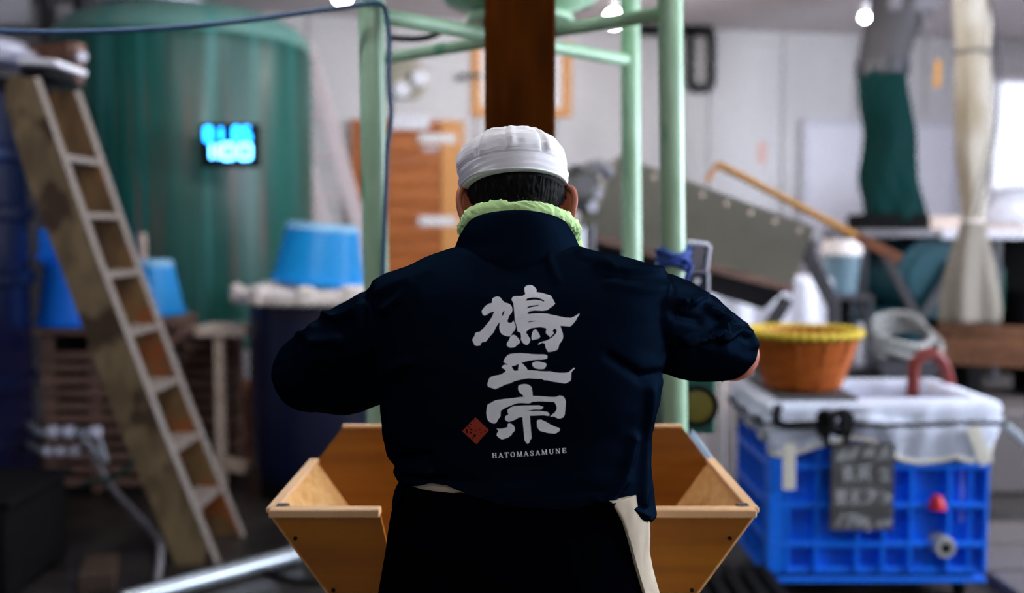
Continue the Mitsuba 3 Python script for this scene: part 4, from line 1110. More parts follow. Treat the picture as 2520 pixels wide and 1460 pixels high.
g0, g1 = on_floor(300, 1480, z0), on_floor(718, 1368, z0)
part(sp, 'tube', cyl(g0, g1, .034, 24), 'mat_alu')
dd = (g1 - g0) / np.linalg.norm(g1 - g0)
part(sp, 'collar', cyl(g1 - dd * .01, g1 + dd * .03, .039, 24), 'mat_alu')
fw = on_floor(700, 1425, 0.0)
cb_ = [on_floor(640, 1405, .012), on_floor(690, 1420, .012), on_floor(740, 1432, .012), on_floor(800, 1430, .012)]
solo('floor_cable', 'thin black cable on the floor beside the silver pipe', 'cable', tube(spline(cb_, 30), .011, 8), 'mat_black', True)
# overhead pipes at the top left
for px, r in ((118, .05), (204, .06)):
    c = P(px, 60, 6.9)
    solo('overhead_pipe', ('thinner' if r < .055 else 'thicker') + ' dark vertical pipe at the top left behind the cable', 'pipe', cyl([c[0], 6.9, P(0, 110 if r < .055 else 64, 6.9)[2] - .6], [c[0], 6.9, CEIL], r, 16), 'mat_darkgrey')

# ------------------------------------------------------------------ right: steel trough machine
tg = thing('steel_trough', 'tilted grey steel trough on legs behind the right green posts', 'machine')
TYF, TYB = 4.30, 4.82
TLc, TRc, BRc, BLc = (1528, 384), (2004, 560), (1948, 702), (1456, 574)
pp = lambda x, y, Y=TYF: P(x, y, Y)
w2 = lambda L: [(pp(*p)[0], pp(*p)[2]) for p in L]
part(tg, 'side_plate', prism(w2([TLc, TRc, BRc, BLc]), .02, (0, TYF + .02, 0)), 'mat_steel', False)
part(tg, 'back_plate', prism(w2([TLc, TRc, BRc, BLc]), .02, (0, TYB + .02, 0)), 'mat_steel', False)
q1, q2 = pp(*BLc), pp(*BRc)
low = [q1 + [-.02, 0, 0], q2, pp(1896, 768), pp(1436, 628)]
part(tg, 'lower_plate', trimesh.convex.convex_hull(np.array([low[0], low[1], low[2] + [0, .12, 0], low[3] + [0, .12, 0], low[0] + [0, .5, 0], low[1] + [0, .5, 0], low[2] + [0, .38, 0], low[3] + [0, .38, 0]])), 'mat_darkgrey', False)
part(tg, 'ledge', bar(pp(1440, 580, TYF - .02), pp(1950, 712, TYF - .02), .05, .035), 'mat_tan' if False else 'mat_rackwood', False)
for a_, b_ in ((TLc, BLc), (TRc, BRc)):
    a3, b3 = pp(*a_), pp(*b_)
    m = bar((a3 + [0, (TYB - TYF) / 2 + .01, 0]), (b3 + [0, (TYB - TYF) / 2 + .01, 0]), TYB - TYF - .02, .018, up=(1, 0, 0))
    part(tg, 'end_plate', m, 'mat_steel', False)
for k in range(8):
    t = (k + .35) / 8
    p = pp(TLc[0] + (TRc[0] - TLc[0]) * t + 2, TLc[1] + (TRc[1] - TLc[1]) * t + 22, TYF - .004)
    part(tg, 'bolt', cyl(p, p + [0, .012, 0], .011, 10), 'mat_palewood', 30)
for (xa, ya, xb, yb, Y) in ((1980, 612, 2052, 752, 4.32), (1936, 735, 1874, 842, 4.34), (1980, 612, 2052, 752, 4.78), (1936, 735, 1874, 842, 4.78)):
    a3, b3 = P(xa, ya, Y), P(xb, yb, Y)
    part(tg, 'strut', bar(a3, b3, .035, .055, up=(1, 0, 0)), 'mat_darkgrey', False)
    part(tg, 'leg', bx([b3[0], Y, b3[2] / 2], [.045, .045, b3[2] + .02]), 'mat_darkgrey')
    part(tg, 'gusset', bx(a3 + [.01, 0, .0], [.07, .03, .08]), 'mat_darkgrey') if xa > 1950 else None
for Y in (4.33, 4.80):
    p = P(1500, 640, Y)
    part(tg, 'leg', bx([p[0], Y, p[2] / 2], [.06, .04, p[2]]), 'mat_darkgrey')
# pump fittings left of the trough
pu = thing('pump_fittings', 'cluster of grey pump pipes and bolts beside the right ear', 'pump')
for px, py, r, m in ((1418, 420, .022, 'mat_darkgrey'), (1440, 455, .045, 'mat_grey'), (1470, 474, .022, 'mat_foil'), (1456, 508, .024, 'mat_foil'), (1432, 500, .034, 'mat_darkgrey'), (1448, 540, .030, 'mat_steel'), (1400, 452, .02, 'mat_grey')):
    c = P(px, py, 4.16)
    part(pu, 'fitting', cyl(c - [0, .04, 0], c + [0, .10, 0], r, 16), m)
part(pu, 'flange', tube([P(1440, 455, 4.13) + [.055 * math.cos(t), 0, .055 * math.sin(t)] for t in np.linspace(0, 2 * np.pi, 32, endpoint=False)], .012, 8, closed=True), 'mat_steel', True)
part(pu, 'pipe', tube(spline([P(1395, 420, 4.2), P(1425, 425, 4.2), P(1462, 412, 4.2), P(1500, 432, 4.22)], 24), .03, 14), 'mat_grey', True)
c = P(1428, 590, 4.18)
part(pu, 'riser', cyl([c[0], 4.18, 0], [c[0], 4.18, P(0, 545, 4.18)[2]], .022, 16), 'mat_plastic_white', label='white riser pipe')
part(pu, 'column', cyl([P(1450, 0, 4.25)[0], 4.25, 0], [P(1450, 0, 4.25)[0], 4.25, P(0, 460, 4.25)[2]], .035, 16), 'mat_darkgrey')
# paddle
pd = thing('wooden_paddle', 'long brown wooden paddle resting slanted on the steel trough', 'paddle')
a, b, c = P(1764, 403, 4.42), P(2120, 588, 4.24), P(2214, 638, 4.20)
part(pd, 'shaft', tube([a, b], [.015, .016], 12), 'mat_tan')
part(pd, 'grip', bar(a + [-.004, 0, .0], a + (P(1862, 452, 4.40) - a), .034, .03), 'mat_tan')
part(pd, 'hook', bar(P(1766, 404, 4.42), P(1738, 448, 4.42), .02, .02), 'mat_framewood')
part(pd, 'blade', bar(b - (c - b) * .1, c, .05, .045), 'mat_brownwood', False, label='darker blade end')
# white covered bin on the step
wbn = thing('covered_bin', 'large white sheet covered bin under the steel trough', 'bin')
x0, x1 = P(1560, 0, 5.5)[0], P(2064, 0, 5.5)[0]
zt_ = P(0, 684, 5.5)[2]
g = trimesh.creation.box([x1 - x0, .7, zt_ - .45])
g = remesh(g, .05)
v = np.array(g.vertices)
side_ = (np.abs(v[:, 2]) < (zt_ - .45) / 2 - .01) | (v[:, 2] < 0)
v[:, 1] += side_ * np.sin(v[:, 0] * 34 + 3 * v[:, 2]) * .014 * np.sign(v[:, 1])
v[:, 0] += side_ * np.sin(v[:, 1] * 30) * .012
v[:, 2] += (v[:, 2] > 0) * (meshkit.fbm(v * 5, 3, 1) - .5) * .06
v += [(x0 + x1) / 2, 5.88, (zt_ + .45) / 2]
g = trimesh.Trimesh(v, g.faces)
part(wbn, 'sheet', g, 'mat_plastic_white', 40)
part(wbn, 'tie', bx([(x0 + x1) / 2, 5.512, .75], [x1 - x0 + .01, .012, .012]), 'mat_cream')
# cart with bucket and bottles
ct = thing('tool_cart', 'dark steel cart standing between the white bin and the green machine', 'cart')
cx_, cy_ = P(2085, 0, 5.75)[0], 5.75
zc = P(0, 722, 5.75)[2]
for z in (.62, zc - .015):
    part(ct, 'shelf', bx([cx_, cy_, z], [.26, .34, .025]), 'mat_darkgrey')
for sx in (-1, 1):
    for sy in (-1, 1):
        part(ct, 'leg', bx([cx_ + sx * .12, cy_ + sy * .155, .45 + (zc - .45) / 2], [.022, .022, zc - .45]), 'mat_darkgrey')
bu = thing('pale_bucket', 'pale grey blue bucket with a cream lid on the dark steel cart', 'bucket')
h = P(0, 590, 5.75)[2] - zc
part(bu, 'body', lathe([(0, 0.002), (.085, .002), (.105, h * .72), (0, h * .72)], [cx_, cy_, zc], 36), 'mat_bucketgrey')
part(bu, 'lid', lathe([(0, h * .72), (.112, h * .72), (.112, h * .8), (.10, h), (0, h)], [cx_, cy_, zc], 36), 'mat_cream')
for k, (px, lab, m, m2, tall) in enumerate(((2062, 'white bottle nearest the trough leg on the cart shelf', 'mat_plastic_white', 'mat_grey', .19), (2100, 'olive yellow bottle in the middle of the cart shelf', 'mat_olive', 'mat_red', .22), (2134, 'white bottle at the right end of the cart shelf', 'mat_plastic_white', 'mat_plastic_white', .24))):
    bo = thing('bottle', lab, 'bottle', 'bottles on the cart shelf')
    x = P(px, 0, 5.66)[0]
    part(bo, 'body', lathe([(0, 0), (.032, 0), (.034, .01), (.034, tall * .6), (.014, tall * .78), (.014, tall * .82), (0, tall * .82)], [x, 5.66, .633], 24), m)
    part(bo, 'cap', lathe([(0, tall * .82), (.017, tall * .82), (.017, tall), (0, tall)], [x, 5.66, .633], 20), m2)
# bench with machine below
wk = thing('workbench', 'long grey steel workbench with dark crossed legs at the right', 'workbench')
WY = 6.2
bz = P(0, 566, WY)[2]
bx0, bx1 = P(2135, 0, WY)[0], P(2760, 0, WY)[0]
part(wk, 'top', bx([(bx0 + bx1) / 2, WY + .4, bz - .02], [bx1 - bx0, .8, .045]), 'mat_grey')
part(wk, 'front_rail', bx([(P(2330, 0, WY)[0] + bx1) / 2, WY - .012, bz - .025], [bx1 - P(2330, 0, WY)[0], .02, .06]), 'mat_doorframe')
for x in (bx0 + .03, P(2482, 0, WY)[0], bx1 - .03):
    for y in (WY + .04, WY + .74):
        part(wk, 'leg', bx([x, y, .45 + (bz - .49) / 2], [.04, .04, bz - .49]), 'mat_darkgrey')
for a_, b_ in (((2170, 610), (2290, 852)), ((2362, 640), (2262, 790))):
    part(wk, 'brace', bar(P(*a_, WY + .02), P(*b_, WY + .02), .03, .05, up=(1, 0, 0)), 'mat_duct', False)
tm_ = thing('teal_machine', 'teal round machine housing under the grey workbench', 'machine')
c = P(2262, 670, 6.65)
part(tm_, 'drum', cyl([c[0] - .02, 6.30, c[2] - .02], [c[0] - .02, 6.85, c[2] - .02], .26, 40), 'mat_teal')
part(tm_, 'drum_face', cyl([c[0] - .02, 6.285, c[2] - .02], [c[0] - .02, 6.31, c[2] - .02], .20, 40), 'mat_teal')
part(tm_, 'base', bx([P(2205, 0, 6.45)[0], 6.52, .45 + .22], [.34, .40, .44], b=.02), 'mat_teal')
part(wk, 'shade_panel', bx([(bx0 + bx1) / 2 + .05, WY + .78, .45 + (bz - .50) / 2], [bx1 - bx0 - .15, .014, bz - .50]), 'mat_black', False, label='black panel added for the shade behind the slats')  # added black sheet paints the shade under the bench
part(tm_, 'guard', bx([P(2395, 0, 6.6)[0], 6.62, .45 + .36], [.22, .34, .72], b=.02), 'mat_black')
part(tm_, 'panel', bx([P(2455, 0, 6.6)[0], 6.62, .45 + .56], [.10, .30, .32], b=.02), 'mat_mgreen')
dn = thing('black_bin', 'black bin standing far right under the workbench', 'bin')
part(dn, 'body', lathe([(0, .45), (.18, .45), (.22, .98), (.20, .99), (0, .97)], [P(2520, 0, 6.6)[0] + .15, 6.62, 0], 36), 'mat_black')
part(dn, 'rim', lathe([(.21, .975), (.235, .975), (.235, 1.0), (.21, 1.0)], [P(2520, 0, 6.6)[0] + .15, 6.62, 0], 36), 'mat_black')
# hopper mouth and duct
dk = thing('fabric_duct', 'dark green fabric duct hanging from a bent grey metal pipe', 'duct')
DY = 6.45
path = [P(2222, -60, DY), P(2215, 0, DY), P(2196, 60, DY), P(2180, 115, DY), P(2172, 160, DY)]
part(dk, 'metal_elbow', tube(spline(path, 20), np.linspace(.19, .150, 20), 32), 'mat_duct')
part(dk, 'upper_box', bx([P(2225, 0, DY)[0], DY, (CEIL + P(0, 38, DY)[2]) / 2], [.31, .34, CEIL - P(0, 38, DY)[2]], b=.01), 'mat_grey')
part(dk, 'clamp_band', tube([P(2172, 150, DY), P(2172, 186, DY)], .163, 32), 'mat_darkgrey')
cl = spline([P(2172, 180, DY), P(2178, 260, DY), P(2186, 340, DY), P(2188, 430, DY), P(2198, 500, DY), P(2200, 545, DY)], 60)
n = 72
rings = []
for k, p in enumerate(cl):
    t = k / 59
    th = np.arange(n) * 2 * np.pi / n
    r = .152 + .022 * t + .006 * math.sin(t * 9)
    r = r * (1 + .075 * np.sin(th * 5 + t * 9) * (.4 + t) + .05 * np.sin(th * 2 - t * 6) + .03 * np.sin(th * 9 - t * 16) * t)
    rings.append(np.stack([p[0] + r * np.cos(th), p[1] + r * np.sin(th), np.full(n, p[2])], 1))
part(dk, 'fabric_sleeve', loft(rings), 'mat_sleeve', True, label='dark green fabric sleeve')
part(dk, 'inlet_box', bx([P(2196, 0, DY)[0], DY, (P(0, 528, DY)[2] + bz) / 2 + .002], [.40, .36, P(0, 528, DY)[2] - bz], b=.01), 'mat_black')
# board and sack on the bench
solo('pale_board', 'pale wooden board lying on the workbench beside the green duct', 'board', bx([P(2315, 0, 6.5)[0] + .04, 6.5, bz + .045], [.34, .4, .085], rz=.06), 'mat_palewood', False)
part(solo('bench_plank', 'thin pale plank along the right end of the workbench', 'plank', bx([P(2600, 0, 6.35)[0], 6.36, bz + .018], [.85, .22, .03], rz=-.03), 'mat_palewood', False), 'end_cleat', bx([P(2470, 0, 6.35)[0], 6.36, bz + .02], [.03, .23, .035], rz=-.03), 'mat_palewood', False)
sk_ = trimesh.creation.icosphere(4, 1.0)
v = sk_.vertices.copy()
v = np.sign(v) * np.abs(v) ** .8 * [.36, .22, .17]
v = v + np.stack([(meshkit.fbm(v * 6 + 7 * j, 3, j) - .5) * .06 for j in range(3)], 1)
v[:, 2] = np.maximum(v[:, 2], -.10) + .10
v += [P(2545, 0, 6.7)[0], 6.74, bz + .003]
solo('white_sack', 'plump white sack on the workbench at the right edge', 'sack', trimesh.Trimesh(v, sk_.faces), 'mat_plastic_white', True)

# hanging cloth sleeve with cord
cs = thing('cloth_sleeve', 'long cream cloth sleeve hanging from the ceiling at the right', 'cloth sleeve')
CY = 5.7
ctl = [(-20, 2395, 46), (60, 2393, 44), (128, 2392, 38), (200, 2394, 43), (330, 2396, 42), (450, 2398, 34), (520, 2396, 27), (552, 2394, 26), (600, 2390, 42), (680, 2386, 58), (760, 2386, 68), (792, 2386, 68)]
yy = np.linspace(-20, 792, 90)
cxp, cwp = np.interp(yy, [c_[0] for c_ in ctl], [c_[1] for c_ in ctl]), interp1d([c_[0] for c_ in ctl], [c_[2] for c_ in ctl], 'linear')(yy)
cwp = np.convolve(np.pad(cwp, 3, 'edge'), np.ones(7) / 7, 'valid')
rings = []
for y, x, w in zip(yy, cxp, cwp):
    p = P(x, y, CY)
    th = np.arange(n) * 2 * np.pi / n
    fl = np.clip((y - 540) / 200, 0, 1)
    r = w * CY / F * (1 + (.05 + .13 * fl) * np.sin(th * 6 + 1.3) + .05 * np.sin(th * 3 + y * .012) + .04 * np.sin(th * 11))
    rings.append(np.stack([p[0] + r * np.cos(th), p[1] + .7 * r * np.sin(th), np.full(n, p[2])], 1))
rings[0][:, 2] = CEIL
mfull = loft(rings)
k6 = int(np.argmin(np.abs(yy - 545)))
part(cs, 'tube', loft(rings[:k6 + 1]), 'mat_cloth', True)
part(cs, 'skirt', loft([r_ * 1.0 for r_ in rings[k6:]]), 'mat_skirt', True, label='whiter flared lower end')
p = P(2392, 129, CY)
part(cs, 'tie', tube([p + [.098 * math.cos(t), .07 * math.sin(t), .004 * math.sin(3 * t)] for t in np.linspace(0, 2 * np.pi, 40, endpoint=False)], .009, 8, closed=True), 'mat_duct', True)
part(cs, 'tie', tube([P(2395, 545, CY) + [.066 * math.cos(t), .05 * math.sin(t), 0] for t in np.linspace(0, 2 * np.pi, 40, endpoint=False)], .008, 8, closed=True), 'mat_cream', True)
pl = [P(2440, -20, 5.62), P(2446, 60, 5.62), P(2454, 110, 5.62), P(2460, 160, 5.62), P(2456, 260, 5.62), P(2450, 330, 5.62), P(2436, 410, 5.62), P(2418, 480, 5.62), P(2402, 535, 5.62)]
pl[0][2] = CEIL
solo('thin_cord', 'thin dark cord curving down beside the cream cloth sleeve', 'cable', tube(spline(pl, 60), .008, 8), 'mat_darkgrey', True)  # thin cord hanging beside the cloth sleeve
tgk = thing('hanging_tag', 'small tan wooden tag on a string between the duct and the cloth sleeve', 'tag')
c = P(2307, 182, 6.0)
part(tgk, 'tag', bx(c, [.042, .014, .16], b=.004, ry=.03), 'mat_tan')
part(tgk, 'string', cyl(c + [0, 0, .08], [c[0], c[1], CEIL], .004, 8), 'mat_grey')
hk = thing('ceiling_hook', 'small grey curved hook beside the upper duct', 'hook')
part(hk, 'hook', tube(spline([[P(2276, 0, 6.3)[0], 6.3, CEIL], P(2276, 45, 6.3), P(2284, 72, 6.3), P(2280, 88, 6.3)], 20), .014, 8), 'mat_grey', True)

# wall things
bf = thing('black_rack', 'black pipe rack fixed high on the back wall behind the green posts', 'wall rack')
Wp = lambda x, y, o=.08: on_wall(x, y, o)
loop = [Wp(1698, 74), Wp(1740, 74), Wp(1750, 84), Wp(1750, 205), Wp(1740, 217), Wp(1705, 217), Wp(1698, 205), Wp(1698, 84)]
part(bf, 'loop', tube(np.array([x for a_, b_ in zip(loop, loop[1:] + loop[:1]) for x in (a_, a_ * .5 + b_ * .5)]), .032, 10, closed=True), 'mat_black', True)
part(bf, 'top_bar', bar(Wp(1570, 75), Wp(1752, 75), .05, .070), 'mat_black', False)
part(bf, 'mount', bar(Wp(1640, 75, .0), Wp(1640, 75, .08), .04, .04), 'mat_black', False)
part(bf, 'mount', bar(Wp(1700, 210, .0), Wp(1700, 210, .08), .04, .04), 'mat_black', False)
nb = thing('notice_board', 'orange wood framed white notice board half hidden by the brown pillar', 'notice board')
part(nb, 'panel', wall_rect(1175, 118, 1392, 276, .012, .003), 'mat_paper')
for r_ in ((1160, 104, 1182, 288), (1382, 104, 1405, 288), (1182, 104, 1382, 124), (1182, 266, 1382, 288)):
    part(nb, 'frame', wall_rect(*r_, .03, .003), 'mat_framewood')
el = thing('emergency_light', 'beige twin headed emergency lamp on the wall above the orange door', 'lamp')
part(el, 'body', tube([on_wall(1004, 196, .004), on_wall(1004, 196, .05), on_wall(1004, 196, .07)], [.15, .15, .12], 36), 'mat_beige')
for px, py in ((1032, 194), (988, 222)):
    c = on_wall(px, py, .075)
    part(el, 'lamp_head', tube([c, c + WN * .05, c + WN * .055], [.045, .062, .05], 24), 'mat_plastic_white')
wbk = thing('wall_bracket', 'small dark hook on the wall left of the notice board', 'hook')
part(wbk, 'arm', bar(on_wall(1130, 187, .05), on_wall(1185, 187, .05), .03, .03), 'mat_darkgrey', False)
part(wbk, 'tip', bar(on_wall(1132, 187, .05), on_wall(1130, 200, .05), .025, .025, up=(1, 0, 0)), 'mat_darkgrey', False)
part(wbk, 'mount', bar(on_wall(1178, 187, 0.0), on_wall(1178, 187, .05), .03, .03), 'mat_darkgrey', False)
solo('pink_note', 'faint pink paper note stuck on the white wall', 'note', wall_rect(1864, 350, 1886, 402, .003, .0035, b=.001), 'mat_pinkpaper', False)
wn_ = thing('paper_banner', 'white paper strip pinned above the orange door', 'paper')
part(wn_, 'sheet', wall_rect(958, 284, 1056, 318, .004, .090, b=.001), 'mat_plastic_white', False)
for k in range(5):
    part(wn_, 'mark', wall_rect(966 + k * 17, 288, 974 + k * 17, 308, .003, .094, b=.0005), 'mat_doorframe', False)

# ------------------------------------------------------------------ step things: hose coil, boards
cr = thing('grey_crate', 'low dark grey crate under the coiled hose', 'crate')
c = P(2222, 0, 5.72)
zk = P(0, 884, 5.72)[2]
part(cr, 'body', bx([c[0], 5.72, (.45 + zk) / 2], [.32, .44, zk - .452], b=.015), 'mat_darkgrey')
part(cr, 'rim', bx([c[0], 5.72, zk - .02], [.34, .47, .025], b=.006), 'mat_darkgrey')
ho = []
for t in np.linspace(0, 2 * np.pi * 2.6, 160):
    r = .150 + .022 * t / 6.3
    ho.append([c[0] - .018 + .030 * t / 6.3 + r * math.cos(t), 5.66 + .75 * r * math.sin(t), zk + .215 - .055 * t / 6.3 + .40 * r * math.sin(t) + .008 * math.sin(2 * t)])
ho = np.array(ho)
ho[:, 2] += zk + .024 - ho[:, 2].min()
solo('coiled_hose', 'loosely coiled grey hose leaning on the low dark crate', 'hose', tube(ho, .0195, 12), 'mat_hose', True)
bd = thing('board_pile', 'pile of brown wooden boards at the right on the concrete step', 'boards')
c = P(2460, 0, 5.75)
for k in range(2):
    part(bd, 'bearer', bx([c[0] - .15 + k * .42, 5.75, .54], [.08, .34, .18]), 'mat_black', False)
for k in range(4):
    part(bd, 'board', bx([c[0] + .06 + .01 * (k % 2), 5.74 + .012 * k, .655 + k * .052], [.66, .36 - .02 * k, .047], rz=-.42 + .03 * (k % 3)), 'mat_board', False)

# ------------------------------------------------------------------ big blue crate
CX0, CX1, CY0, CY1, CZ0, CZ1 = P(1915, 0, 3.67)[0], P(2474, 0, 3.67)[0], 3.67, 4.22, .105, P(0, 992, 3.67)[2]
kr = thing('blue_crate', 'big ribbed blue plastic crate at the lower right', 'crate')
part(kr, 'base', bx([(CX0 + CX1) / 2, (CY0 + CY1) / 2, CZ0 + .012], [CX1 - CX0 - .03, CY1 - CY0 - .03, .024]), 'mat_crate')
th_ = .028
ins = .055
part(kr, 'front_wall', bx([(CX0 + CX1) / 2, CY0 + ins + .008, (CZ0 + CZ1) / 2], [CX1 - CX0 - .03, .016, CZ1 - CZ0 - .01]), 'mat_crate')
part(kr, 'back_wall', bx([(CX0 + CX1) / 2, CY1 - ins, (CZ0 + CZ1) / 2], [CX1 - CX0 - .03, .016, CZ1 - CZ0 - .01]), 'mat_crate')
part(kr, 'left_wall', bx([CX0 + ins + .008, (CY0 + CY1) / 2, (CZ0 + CZ1) / 2], [.016, CY1 - CY0 - .03, CZ1 - CZ0 - .01]), 'mat_crate')
part(kr, 'right_wall', bx([CX1 - ins - .008, (CY0 + CY1) / 2, (CZ0 + CZ1) / 2], [.016, CY1 - CY0 - .03, CZ1 - CZ0 - .01]), 'mat_crate')
part(kr, 'rim', cat([bx([(CX0 + CX1) / 2, CY0 + .03, CZ1 - .012], [CX1 - CX0 + .02, .07, .03]), bx([(CX0 + CX1) / 2, CY1 - .02, CZ1 - .012], [CX1 - CX0 + .02, .05, .03]), bx([CX0 + .02, (CY0 + CY1) / 2, CZ1 - .012], [.05, CY1 - CY0, .03]), bx([CX1 - .02, (CY0 + CY1) / 2, CZ1 - .012], [.05, CY1 - CY0, .03])]), 'mat_crate')
xs_ = [P(px, 0, CY0)[0] for px in (1918, 1962, 2036, 2140, 2206, 2276, 2372, 2468)]
for k, x in enumerate(xs_):
    part(kr, 'rib', bx([x, CY0 + .029, (CZ0 + CZ1) / 2], [.016, .058, CZ1 - CZ0 - .012], b=.003), 'mat_crate')
for py in (1150, 1246, 1342, 1430):
    z = P(0, py, CY0)[2]
    part(kr, 'rib', bx([(CX0 + CX1) / 2, CY0 + .029, z], [CX1 - CX0, .058, .020], b=.003), 'mat_crate')
for py in (1150, 1246, 1342, 1430):
    z = P(0, py, CY0)[2]
    part(kr, 'rib', bx([CX0 + .029, (CY0 + CY1) / 2, z], [.058, CY1 - CY0, .02], b=.003), 'mat_crate')
for y in np.linspace(CY0 + .01, CY1 - .01, 6):
    part(kr, 'rib', bx([CX0 + .029, y, (CZ0 + CZ1) / 2], [.058, .016, CZ1 - CZ0 - .012], b=.003), 'mat_crate')
pc = P(2323, 1346, CY0 - .01)
po = part(kr, 'drain_port', tube([pc + [0, .06, 0], pc + [0, -.012, 0], pc + [0, -.018, 0], pc + [0, -.018, 0], pc + [0, .0, 0]], [.040, .040, .036, .022, .020], 32), 'mat_hose', label='grey round drain port')
part(po, 'hole', cyl(pc + [0, -.0185, 0], pc + [0, -.0165, 0], .0205, 24), 'mat_black')
cp = P(2306, 1238, CY0 - .006)
solo('red_stopper', 'small red plastic stopper on the front of the blue crate', 'stopper', lathe([(0, -.022), (.032, -.022), (.03, -.005), (.020, .022), (.012, .028), (0, .028)], cp, 24), 'mat_red')
dl = thing('dolly', 'black wheeled dolly under the blue crate', 'dolly')
part(dl, 'frame', bx([(CX0 + CX1) / 2 - .01, (CY0 + CY1) / 2, .085], [CX1 - CX0 - .06, CY1 - CY0 - .04, .035]), 'mat_black')
for sx in (-1, 1):
    for sy in (-1, 1):
        c = [(CX0 + CX1) / 2 + sx * .34, (CY0 + CY1) / 2 + sy * .20, .034]
        part(dl, 'wheel', cyl([c[0] - .012, c[1], c[2]], [c[0] + .012, c[1], c[2]], .034, 18), 'mat_black')
# mesh liner draped over the rim
ln_ = []
sp_ = []
per = [(CX0, CY0), (CX1, CY0), (CX1, CY1), (CX0, CY1)]
pts = []
for k in range(4):
    a_, b_ = np.array(per[k]), np.array(per[(k + 1) % 4])
    for t in np.linspace(0, 1, 60, endpoint=False):
        pts.append(np.concatenate([a_ + (b_ - a_) * t, [k]]))
pts = np.array(pts)
cen = np.array([(CX0 + CX1) / 2, (CY0 + CY1) / 2])
s_arc = np.arange(len(pts)) / 60
drop = .105 + .05 * np.sin(s_arc * 6.3 + .8) ** 2 + .035 * np.sin(s_arc * 15 + 1) + .012 * np.sin(s_arc * 40)
# as seen at the front: hem pixels along the crate's front
fx = [1915, 1935, 1975, 2020, 2060, 2120, 2170, 2210, 2250, 2300, 2350, 2390, 2430, 2474]
fy = [1120, 1124, 1118, 1104, 1094, 1080, 1086, 1110, 1134, 1142, 1136, 1128, 1140, 1128]
for k in range(60):
    px = 1915 + (2474 - 1915) * k / 59
    drop[k] = CZ1 - P(0, np.interp(px, fx, fy), CY0 - .02)[2]
rings = []
radial = pts[:, :2] - cen
sc = np.array([CX1 - CX0, CY1 - CY0]) / 2
outdir = np.zeros((len(pts), 2))
nrmd = [(0, -1), (1, 0), (0, 1), (-1, 0)]
for i_, p in enumerate(pts):
    o = np.array(nrmd[int(p[2])], float)
    f_ = (i_ % 60) / 60
    if f_ < .06:
        o = o + np.array(nrmd[int(p[2]) - 1]) * (1 - f_ / .06)
    if f_ > .94:
        o = o + np.array(nrmd[(int(p[2]) + 1) % 4]) * ((f_ - .94) / .06)
    outdir[i_] = o / np.linalg.norm(o)
levels = [(.0, 1.0), (.008, .80), (.022, .58), (.034, .42), (.020, .30), (.014, .26), (.022, .16), (.020, .05), (.012, -.02), (-.03, -.045), (-.066, -.04), (-.078, .1), (-.080, .6), (-.082, 1.6), (-.083, 2.6)]
for o, dz in levels:
    wob = (meshkit.fbm(np.column_stack([s_arc * 9, np.full(len(pts), dz * 3), s_arc * 0]), 3, 2) - .5) * .030 * (1 if dz > .05 and o > 0 else .35)
    fold = .010 * np.sin(s_arc * 47 + 2 * dz) * max(dz, 0) if o > 0 else 0
    xy = pts[:, :2] + outdir * (o + .012 * (o > 0) + wob + fold)[:, None] if np.ndim(fold) else pts[:, :2] + outdir * (o + wob)[:, None]
    dzv = np.where(dz > 0, dz * (drop if o > -.03 else np.full(len(pts), .18)), dz * .3)
    rings.append(np.column_stack([xy, CZ1 - dzv]))
nl = loft(rings, cap=False)
back = nl.copy()
back.vertices = back.vertices - back.vertex_normals * .0025
back.invert()
lk = thing('mesh_liner', 'white mesh cloth liner draped over the rim of the blue crate', 'cloth liner')
part(lk, 'cloth', cat([nl, back]), 'mat_net', True)
hm_ = tube(np.column_stack([rings[0][:, :2] + outdir * .002, rings[0][:, 2]]), .010, 8, closed=True)
part(lk, 'hem', hm_, 'mat_strap', True)
part(lk, 'strap', bar(P(1942, 1092, CY0 - .05), P(1941, 1206, CY0 - .03), .047, .008, up=(0, 1, 0)), 'mat_strap', False, label='cream cloth strap')
part(lk, 'strap', bar(P(2392, 1052, CY0 - .065), P(2428, 1142, CY0 - .06), .05, .008, up=(0, 1, 0)), 'mat_strap', False, label='cream cloth strap')
part(lk, 'bottom', bx([(CX0 + CX1) / 2, (CY0 + CY1) / 2, CZ1 - .30], [CX1 - CX0 - .19, CY1 - CY0 - .19, .01]), 'mat_net')
# elastic cord round the cloth with its knot
zc_ = P(0, 1047, CY0 - .06)[2]
cpts = np.column_stack([pts[:, :2] + outdir * .042, np.full(len(pts), zc_) + .004 * np.sin(s_arc * 9)])
ec = thing('elastic_cord', 'dark elastic cord tied round the cloth on the blue crate', 'cord')
part(ec, 'loop', tube(cpts, .0085, 8, closed=True), 'mat_black', True)
kx = P(2050, 1040, CY0 - .06)
kn = []
for t in np.linspace(0, 2 * np.pi * 2, 60):
    kn.append(kx + [.045 * math.cos(t) + .012 * math.sin(3 * t), -.014 + .014 * math.sin(2 * t), .040 * math.sin(t * 1.5 + .4)])
part(ec, 'knot', tube(np.array(kn), .013, 8), 'mat_black', True)
part(ec, 'tail', tube(spline([kx + [.0, -.02, .0], P(2034, 1062, CY0 - .075), P(2040, 1100, CY0 - .07)], 16), .012, 8), 'mat_black', True)
part(ec, 'tail', tube(spline([kx + [.03, -.02, .02], P(2092, 1022, CY0 - .075), P(2090, 1060, CY0 - .07), P(2078, 1092, CY0 - .066)], 16), .011, 8), 'mat_black', True)
part(ec, 'strap', tube(spline([P(1918, 998, CY0 - .05), P(1916, 1040, CY0 - .065), P(1960, 1048, CY0 - .065), P(2020, 1046, CY0 - .07)], 24), .015, 8), 'mat_black', True)
